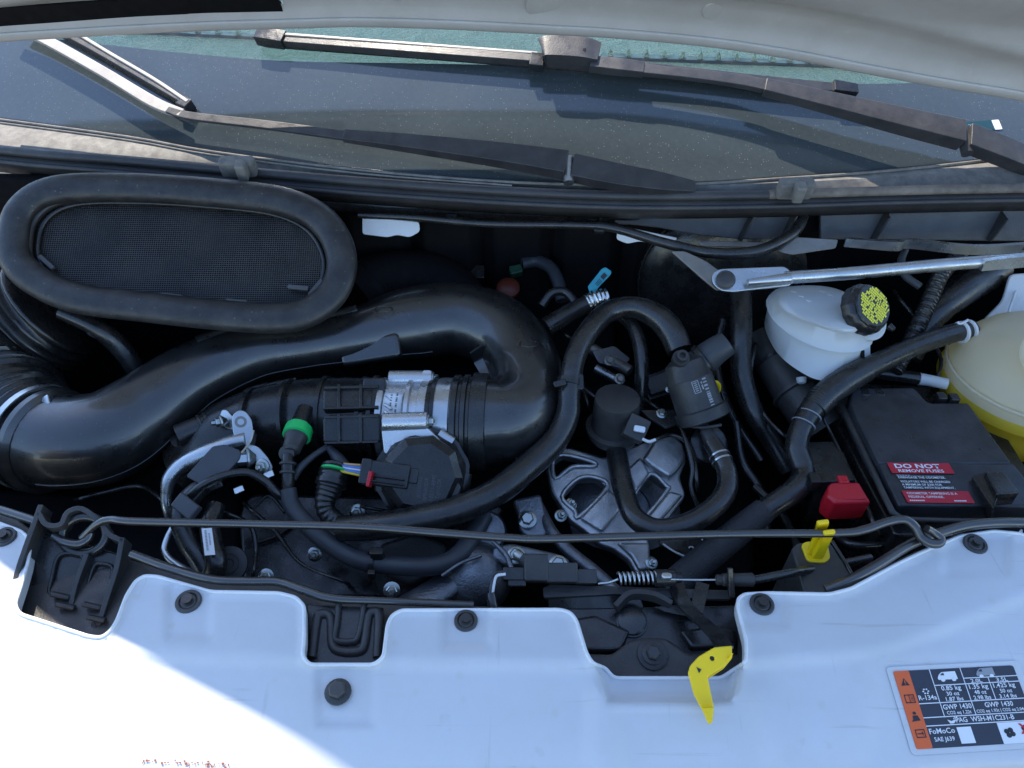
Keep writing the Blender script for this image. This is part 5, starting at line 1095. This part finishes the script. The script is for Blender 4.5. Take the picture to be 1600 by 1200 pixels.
# ================================================================== LEFT BRACKET
lbk = thing('rod_pivot_bracket', 'black ribbed plastic bracket holding the looped pivot end of the prop rod', 'bracket', P(120, 930, .98))
trp = Plane(120, 920, 1.0, (.1, -.35, .93))
slab('tray', [(66, 830), (200, 868), (186, 935), (160, 992), (40, 958), (30, 945)], trp, .02, 'black_plastic', lbk, bev=.003, rad=6)
sweep('side_wall', [(*(trp.pt(a, b)+trp.n*.012), .003, .014) for a, b in ((78, 800), (60, 850), (42, 905), (34, 950))], 'grey_black_plastic', lbk, sec=RECT, sub=3, world=True, up=trp.n, bevel=.001)
sweep('side_wall', [(*(trp.pt(a, b)+trp.n*.012), .003, .014) for a, b in ((202, 850), (194, 895), (180, 940), (166, 985))], 'grey_black_plastic', lbk, sec=RECT, sub=3, world=True, up=trp.n, bevel=.001)
sweep('centre_rib', [(*(trp.pt(a, b)+trp.n*.006), .003, .008) for a, b in ((142, 870), (124, 920), (116, 965), (122, 978))], 'grey_black_plastic', lbk, sec=RECT, sub=3, world=True, up=trp.n, bevel=.001)
for L in (((84, 900), (92, 872), (108, 866), (132, 874), (118, 920), (106, 940), (80, 930)), ((136, 930), (148, 888), (160, 882), (178, 890), (166, 930), (154, 952), (134, 948))):
    sweep('pocket_rim', [(*(trp.pt(a, b)+trp.n*.003), .0022, .003) for a, b in L], 'black_plastic', lbk, sub=4, world=True, closed=True, up=trp.n)
sweep('back_wall', [(*(trp.pt(a, b)+trp.n*.014), .003, .012) for a, b in ((74, 812), (86, 830), (108, 830), (118, 812), (140, 806), (168, 826), (182, 845), (204, 856))], 'grey_black_plastic', lbk, sec=RECT, sub=4, world=True, up=trp.n, bevel=.001)
for a, b in ((92, 932), (100, 948), (142, 948), (148, 968)): boxpx('ledge_bar', (a, b, 1.012), (30, 8), 'zinc_steel' if False else 'grey_black_plastic', lbk, n=(.1, -.7, .7), rz=-14, th=.008, bev=.002)
sweep('pivot_loop', [(*(P(132, 836, 1.03)+V(math.cos(t_)*.026, math.sin(t_)*.016, math.sin(t_)*.014)), .0055, .0055) for t_ in [i*math.pi/5 for i in range(10)]], 'rubber', lbk, closed=True, world=True, sub=4)
sweep('rod_end', [(84, 838, 1.032, 7), (100, 846, 1.03, 7), (122, 850, 1.028, 7), (138, 842, 1.03, 6), (142, 832, 1.035, 6)], 'duct_plastic', lbk, sub=6)
# ================================================================== LEFT WIRING
hose('thick taped wiring loom dropping beside the heat shield', [(330, 752, .965, 12), (300, 775, .955, 16), (284, 805, .94, 18), (296, 845, .92, 19), (318, 880, .905, 19), (330, 910, .89, 19)], 'rubber', 'wiring', 'wire_loom')
wl2 = hose('thick taped wiring loom wearing a white paper flag', [(338, 790, .95, 14), (328, 820, .945, 15), (332, 850, .94, 16), (338, 880, .93, 17), (330, 908, .91, 18)], 'rubber', 'wiring', 'wire_loom')
fd = Decal(P(315, 826, .963), P(331, 825, .963), P(320, 868, .955), .0004); pf_ = fd.rect(0, 0, 1, 1, 'label_white', wl2, 'paper_flag')
joinrects('flag_print', fd, [(.25, .08+i*.055, .45, .115+i*.055) for i in range(14)]+[(.6, .2+i*.05, .75, .23+i*.05) for i in range(9)], 'print_grey', wl2)
lp_ = thing('loom_clamp', 'flat black cable clamp wrapped round the loom beside the shield', 'clamp', P(290, 790, .95))
boxpx('clamp_strap', (288, 790, .982), (46, 26), 'grey_rubber', lp_, n=(-.2, -.4, .9), rz=-35, th=.01, bev=.002); boxpx('clamp_pad', (300, 772, .975), (22, 26), 'black_plastic', lp_, n=(-.2, -.4, .9), rz=-35, th=.01)
hose('slim bent chrome fuel line poking out below the prop rod', [(272, 820, .93, 4.5), (262, 840, .925, 5), (257, 858, .92, 5), (264, 872, .915, 5.5), (276, 882, .91, 6), (300, 900, .90, 9)], 'zinc_steel', 'pipe', 'fuel_line')
hose('flat black cable arcing over the heat shield to the grey hose', [(280, 790, .96, 5), (310, 762, .985, 6), (345, 744, .99, 6), (385, 738, .985, 6), (415, 752, .97, 7), (432, 770, .955, 7), (450, 780, .94, 7)], 'rubber', 'cable', 'cable')
hose('black wire branch from the manifold to the green ringed elbow', [(512, 698, .975, 5), (490, 712, .975, 5), (470, 730, .97, 6), (458, 748, .96, 6)], 'grey_rubber', 'wiring', 'wire_loom')
oc = thing('oil_cap', 'flat round grey cap behind the flagged wiring loom', 'cap', P(358, 885, .88))
lathepx('cap_disc', (358, 882, .895), (.1, -.45, .88), [(-10, 27), (0, 29), (3, 28), (4, 24), (4, 16), (5.5, 15), (5.5, 8), (4.5, 7), (4.5, 2)], 'grey_black_plastic', oc, seg=40)
for px, py, z_, r_, lb in ((558, 800, .90, 9, 'lone steel bolt beneath the corrugated connector'), (492, 866, .88, 8, 'steel stud bolt left of the sagging hose'), (416, 900, .89, 8, 'dull bolt head close behind the edge bead'), (612, 922, .90, 9, 'small bolt standing close behind the U slot plate')):
    t_ = thing('steel_bolt', lb, 'bolt', P(px, py, z_)); hexbolt((px, py, z_), (.1, -.7, .7), r_, t_, stud=.9)
for px, py, z_, lb in ((373, 765, .965, 'larger white foil tag on the engine beside the shield'), (420, 741, .975, 'smaller white foil tag under the lower flange bolt')):
    o = boxpx('foil_tag', (px, py, z_), (16, 11), 'foil', None, n=(.1, -.5, .85), rz=25, th=.002); tag(o, lb, 'tag')
# ================================================================== ENGINE CASTINGS
eg = thing('water_pump', 'grey cast engine front housing with bolted arms below the main hose', 'water pump', P(740, 890, .82))
lathepx('pump_dome', (742, 900, .87), (.0, -.55, .83), [(-60, 58), (-20, 56), (0, 50), (14, 42), (22, 28), (25, 3)], 'dark_casting', eg, seg=40)
lathepx('upper_boss', (760, 830, .87), (.25, -.45, .85), [(-40, 34), (0, 33), (6, 28), (8, 4)], 'dark_casting', eg, seg=36)
sweep('cast_arm', [(742, 880, .87, 26, 14), (700, 912, .87, 24, 12), (660, 938, .87, 26, 12), (600, 972, .87, 26, 12)], 'dark_casting', eg, sec=CIRC, sub=5)
slab('bolt_arm', [(770, 852), (800, 848), (870, 864), (890, 872), (892, 892), (872, 900), (840, 888), (790, 884), (768, 872)], Plane(830, 872, .895, (0, -.4, .9)), .02, 'dark_casting', eg, bev=.005, rad=8)
slab('bolt_arm', [(800, 780), (845, 770), (852, 800), (862, 830), (840, 850), (812, 830), (808, 800)], Plane(830, 812, .885, (0, -.4, .9)), .02, 'dark_casting', eg, bev=.005, rad=8)
sweep('cast_rail', [(842, 790, .88, 8), (862, 830, .88, 9), (890, 862, .875, 10), (930, 895, .87, 11), (962, 925, .865, 11)], 'dark_casting', eg, sub=6)
sweep('cast_rib', [(770, 846, .905, 3), (790, 866, .902, 4), (800, 890, .895, 4)], 'dark_casting', eg); sweep('cast_rib', [(690, 900, .90, 3), (720, 880, .905, 3), (752, 868, .905, 3)], 'dark_casting', eg)
for x_, y_, z_ in ((872, 882, .899), (824, 812, .889), (806, 868, .899)): hexbolt((x_, y_, z_), (0, -.4, .9), 10, eg)
pt = thing('painted_plug', 'small grey and black striped plug stuck in the bolted casting arm', 'plug', P(835, 880, .9))
tubebar('plug_pin', (806, 864, .925), (818, 874, .925), 8, 'steel_bolt', pt); tubebar('plug_shaft', (816, 872, .925), (832, 884, .924), 10, 'grey_rubber', pt); tubebar('plug_band', (832, 884, .924), (836, 887, .924), 10.5, 'black_plastic', pt); tubebar('plug_shaft', (836, 887, .924), (850, 897, .922), 10, 'grey_rubber', pt)
ec = thing('timing_cover', 'broad black plastic cover on the engine below the throttle body', 'engine cover', P(560, 860, .75))
slab('cover_face', [(390, 770), (600, 775), (740, 770), (790, 790), (760, 850), (700, 900), (640, 935), (380, 935), (372, 800)], Plane(560, 850, .84, (0, -.35, .94)), .03, 'black_plastic', ec, bev=.006, rad=16)
slab('cover_lobe', [(590, 850), (650, 832), (700, 850), (690, 890), (640, 915), (604, 900)], Plane(640, 870, .86, (0, -.35, .94)), .03, 'grey_black_plastic', ec, bev=.006, rad=12)
sweep('cover_rib', [(392, 800, .856, 3), (420, 775, .866, 3), (445, 800, .858, 3)], 'black_plastic', ec); sweep('cover_rib', [(395, 850, .846, 3), (430, 838, .85, 3), (470, 812, .855, 3)], 'black_plastic', ec)
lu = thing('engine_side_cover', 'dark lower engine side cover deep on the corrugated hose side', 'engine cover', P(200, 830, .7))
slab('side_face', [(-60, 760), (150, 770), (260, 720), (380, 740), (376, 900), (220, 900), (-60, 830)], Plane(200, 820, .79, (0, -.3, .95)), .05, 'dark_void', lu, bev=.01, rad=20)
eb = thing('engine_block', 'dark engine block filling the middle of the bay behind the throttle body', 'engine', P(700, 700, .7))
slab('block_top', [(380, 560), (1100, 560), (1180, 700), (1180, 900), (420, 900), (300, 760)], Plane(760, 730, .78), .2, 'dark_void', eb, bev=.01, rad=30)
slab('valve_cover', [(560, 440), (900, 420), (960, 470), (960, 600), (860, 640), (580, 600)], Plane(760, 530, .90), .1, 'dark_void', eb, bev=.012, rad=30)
# pulley and label near bracket
rd = thing('radiator_duct', 'black cooling duct plate with small white lettering behind the braided sleeve', 'duct plate', P(1090, 860, .84))
dp_ = Plane(1075, 855, .86, (0, -.3, .95)); slab('plate', [(1030, 838), (1120, 828), (1150, 850), (1080, 880), (1030, 850)], dp_, .006, 'black_plastic', rd, rad=4)
dd = Decal(dp_.pt(1064, 852)+V(0, 0, .001), dp_.pt(1096, 848)+V(0, 0, .001), dp_.pt(1070, 872)+V(0, 0, .001)); dd.text('2', .45, .75, .55, .3, 'print_white', rd, name='printed_digit'); dd.text('VA', 1.2, -.1, .4, .55, 'print_white', rd, name='printed_letters')
sweep('white_edge', [(1036, 850, .862, 1.6), (1054, 862, .862, 1.6), (1072, 870, .862, 1.6)], 'print_white', rd)
# ================================================================== BACK OF THE BAY
bm_ = thing('upper_plenum', 'shadowed black ribbed plenum behind the U bend of the duct', 'plenum', P(640, 440, .98))
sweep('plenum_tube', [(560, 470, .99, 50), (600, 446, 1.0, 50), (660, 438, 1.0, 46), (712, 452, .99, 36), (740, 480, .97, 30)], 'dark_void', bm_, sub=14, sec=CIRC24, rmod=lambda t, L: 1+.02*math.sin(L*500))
boxpx('plenum_clip', (742, 424, 1.0), (30, 22), 'black_plastic', bm_, n=NF, th=.03)
op = thing('orange_plug', 'dull orange plug with green clip behind the U bend', 'plug', P(795, 445, .98))
lathepx('plug_dome', (794, 452, .99), (0, -.4, .9), [(0, 18), (6, 18), (12, 12), (14, 3)], 'orange_rubber', op); boxpx('green_clip', (806, 420, 1.02), (20, 14), 'dark_green', op, n=NF, rz=15, th=.02)
hose('dark bluish vacuum hose hooking down behind the orange plug', [(815, 412, 1.02, 9), (838, 408, 1.02, 10), (860, 418, 1.02, 10), (872, 440, 1.01, 10), (878, 470, .99, 10)], 'grey_rubber')
hose('shiny black breather hose leaving the top of the U bend', [(852, 512, 1.015, 15), (872, 500, 1.02, 15), (895, 486, 1.025, 14), (918, 474, 1.03, 14)], 'rubber')
hose('thin arched breather tube behind the breather hose', [(846, 478, 1.02, 7), (862, 458, 1.035, 7), (882, 456, 1.035, 7), (896, 470, 1.025, 7), (902, 490, 1.01, 7)], 'rubber', 'tube', 'breather_tube')
fw_ = thing('foil_wrap', 'crinkled silver foil wrap at the end of the breather hose', 'foil', P(933, 470, 1.03))
sweep('wrap', [(916, 475, 1.03, 15), (932, 468, 1.034, 16), (948, 464, 1.036, 14)], 'foil', fw_, sub=10, rmod=lambda t, L: 1+.06*math.sin(L*900))
tg_ = thing('teal_tag', 'small teal plastic tag standing above the foil wrap', 'tag', P(925, 455, 1.05))
tp_ = Plane(935, 438, 1.06, (0, -.8, .6)); slab('tag_plate', [(918, 448), (926, 438), (940, 420), (946, 417), (956, 424), (954, 430), (938, 446), (930, 456), (922, 458)], tp_, .002, 'teal_plastic', tg_, rad=3)
td = Decal(tp_.pt(926, 444), tp_.pt(944, 424), tp_.pt(934, 452), .002); td.rect(.62, .1, .95, .7, 'print_black', tg_, 'dark_patch'); joinrects('tag_print', td, [(.1, .2+i*.2, .5, .28+i*.2) for i in range(3)], 'print_black', tg_)
yr = thing('dipstick_loop', 'small yellow dipstick loop half hidden behind the canister', 'dipstick', P(1117, 612, .96))
sweep('loop', [(*(P(1114, 608, .98)+V(math.cos(t_)*.009, 0, math.sin(t_)*.014)), .0035, .0025) for t_ in [i*math.pi/5 for i in range(10)]], 'yellow_plastic', yr, closed=True, world=True, sub=3)
hose('corrugated black conduit rising behind the brake cap', [(1500, 398, 1.10, 12), (1470, 430, 1.09, 12), (1448, 480, 1.06, 12), (1425, 530, 1.03, 12), (1398, 580, 1.0, 12)], 'rubber', 'conduit', 'conduit', sub=40, rmod=lambda t, L: 1+.08*math.sin(L*1500))
hose('grey bent tube below the linkage rod', [(1415, 390, 1.11, 5), (1408, 408, 1.10, 6), (1414, 430, 1.09, 6), (1438, 448, 1.08, 6)], 'grey_rubber', 'tube', 'bent_tube')
hose('wide dark conduit between brake cap and inner wing', [(1560, 420, 1.06, 24), (1500, 455, 1.05, 26), (1450, 500, 1.03, 22), (1420, 560, .99, 18)], 'rubber', 'conduit', 'conduit')
iw = thing('inner_wing', 'pale grey painted inner wing panel behind the amber tank', 'body panel', P(1580, 470, 1.0))
slab('wing_plate', [(1578, 428), (1700, 420), (1720, 500), (1540, 520), (1536, 500), (1566, 470)], Plane(1580, 460, 1.05, (-.3, -.7, .6)), .01, 'white_paint', iw, bev=.003, rad=8)
sweep('wing_crease', [(1596, 430, 1.062, 2), (1582, 470, 1.05, 2), (1572, 500, 1.04, 2)], 'white_paint', iw)
hose('small wiring bundle curling between the canister and the cast bracket', [(1060, 660, .97, 3), (1072, 690, .965, 3.5), (1082, 730, .95, 3.5), (1080, 760, .93, 3.5), (1090, 790, .91, 3.5)], 'rubber', 'wiring', 'wire_loom')
gb = thing('gearbox_casting', 'dark alternator casing under the cast bracket', 'casting', P(980, 800, .7))
lathepx('casing', (975, 800, .80), (0, -.5, .86), [(-40, 90), (0, 88), (12, 70), (14, 40), (20, 36), (20, 4)], 'dark_casting', gb, seg=44)
random.seed(21)
for i, lb in enumerate(('slack black cable behind the upright pipe near the booster', 'slack black cable below the bent hose and relay box', 'slack black cable under the red terminal cover', 'slack black cable deep between canister and upright pipe')):
    p_ = [[(1130, 500, 1.0), (1120, 560, .96), (1140, 640, .92), (1190, 720, .88)], [(1180, 760, .90), (1220, 800, .90), (1240, 840, .90), (1250, 870, .93)], [(1300, 830, .90), (1330, 850, .92), (1380, 850, .92), (1430, 840, .92)], [(1150, 660, .93), (1160, 720, .90), (1190, 770, .88), (1200, 830, .86)]][i]
    hose(lb, [(*q, 6) for q in p_], 'rubber', 'cable', 'cable')

# ================================================================== DEEP BACKGROUND PIECES
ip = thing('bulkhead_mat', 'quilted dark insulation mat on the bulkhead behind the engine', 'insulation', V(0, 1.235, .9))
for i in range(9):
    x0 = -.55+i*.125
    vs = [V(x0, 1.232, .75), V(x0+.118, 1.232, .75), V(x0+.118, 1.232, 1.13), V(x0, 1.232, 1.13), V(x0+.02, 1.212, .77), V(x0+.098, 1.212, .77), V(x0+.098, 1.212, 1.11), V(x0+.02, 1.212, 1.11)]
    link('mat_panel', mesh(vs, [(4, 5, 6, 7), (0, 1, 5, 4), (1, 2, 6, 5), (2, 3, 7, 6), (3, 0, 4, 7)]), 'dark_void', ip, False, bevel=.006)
fr_ = thing('fuel_rail', 'dull steel fuel rail with bolts seen through the arching hose', 'fuel rail', P(950, 560, .95))
tubebar('rail', (925, 545, .95), (985, 580, .94), 9, 'rusty_steel', fr_); tubebar('rail', (930, 575, .94), (975, 600, .93), 7, 'zinc_steel', fr_)
for a, b in ((952, 563), (968, 592)): hexbolt((a, b, .965), (.2, -.6, .75), 6, fr_, 'rusty_steel')
slab('rail_bracket', [(925, 548), (960, 540), (985, 560), (970, 575), (935, 566)], Plane(955, 556, .955, (0, -.4, .9)), .004, 'dark_casting', fr_, rad=4)
random.seed(33)
names = [('black wire crossing below the fuel rail', [(905, 600, .93), (940, 625, .93), (985, 615, .94), (1030, 640, .95)]), ('black wire hugging the far side of the U bend', [(880, 520, .98), (900, 540, .96), (905, 580, .94), (920, 640, .92)]),
 ('black wire draped beside the master cylinder', [(1180, 540, 1.0), (1172, 600, .97), (1195, 650, .95), (1235, 690, .93)]), ('black wire looping under the sensor plug', [(1015, 690, .95), (1050, 680, .95), (1080, 700, .95), (1090, 760, .93)]),
 ('black wire wandering over the timing cover', [(385, 790, .89), (430, 830, .88), (470, 880, .88), (540, 910, .88)]), ('black wire behind the flagged loom', [(350, 800, .93), (390, 820, .91), (400, 860, .89), (395, 900, .88)]),
 ('black wire beneath the main hose and motor cover', [(560, 790, .90), (620, 800, .90), (690, 800, .90), (730, 780, .91)]), ('black wire rising behind the fuse box rail', [(1280, 640, .97), (1300, 680, .965), (1340, 760, .955), (1370, 830, .95)]),
 ('black wire threaded past the brake cap and conduit', [(1400, 460, 1.04), (1440, 510, 1.02), (1470, 560, 1.0), (1460, 600, .98)]), ('black wire trailing in front of the bellows hose', [(120, 780, .90), (160, 770, .90), (220, 760, .90), (262, 790, .90)])]
for lb, p_ in names: hose(lb, [(*q, random.uniform(2.5, 4)) for q in [(p_[0][0], p_[0][1]-4, p_[0][2]-.12)]+p_+[(p_[-1][0], p_[-1][1]+4, p_[-1][2]-.12)]], 'rubber', 'wire', 'wire')
jb = thing('junction_block', 'small dark junction block between the fuel rail and the canister', 'junction block', P(1020, 600, .92))
boxpx('block', (1030, 600, .95), (50, 40), 'black_plastic', jb, n=NF, rz=20, th=.04); boxpx('block_lid', (1030, 598, .958), (38, 28), 'grey_black_plastic', jb, n=NF, rz=20, th=.01)
lathepx('vent_bolt', (1045, 610, .96), (0, -.5, .86), [(0, 6), (5, 6), (6, 3)], 'steel_bolt', jb)
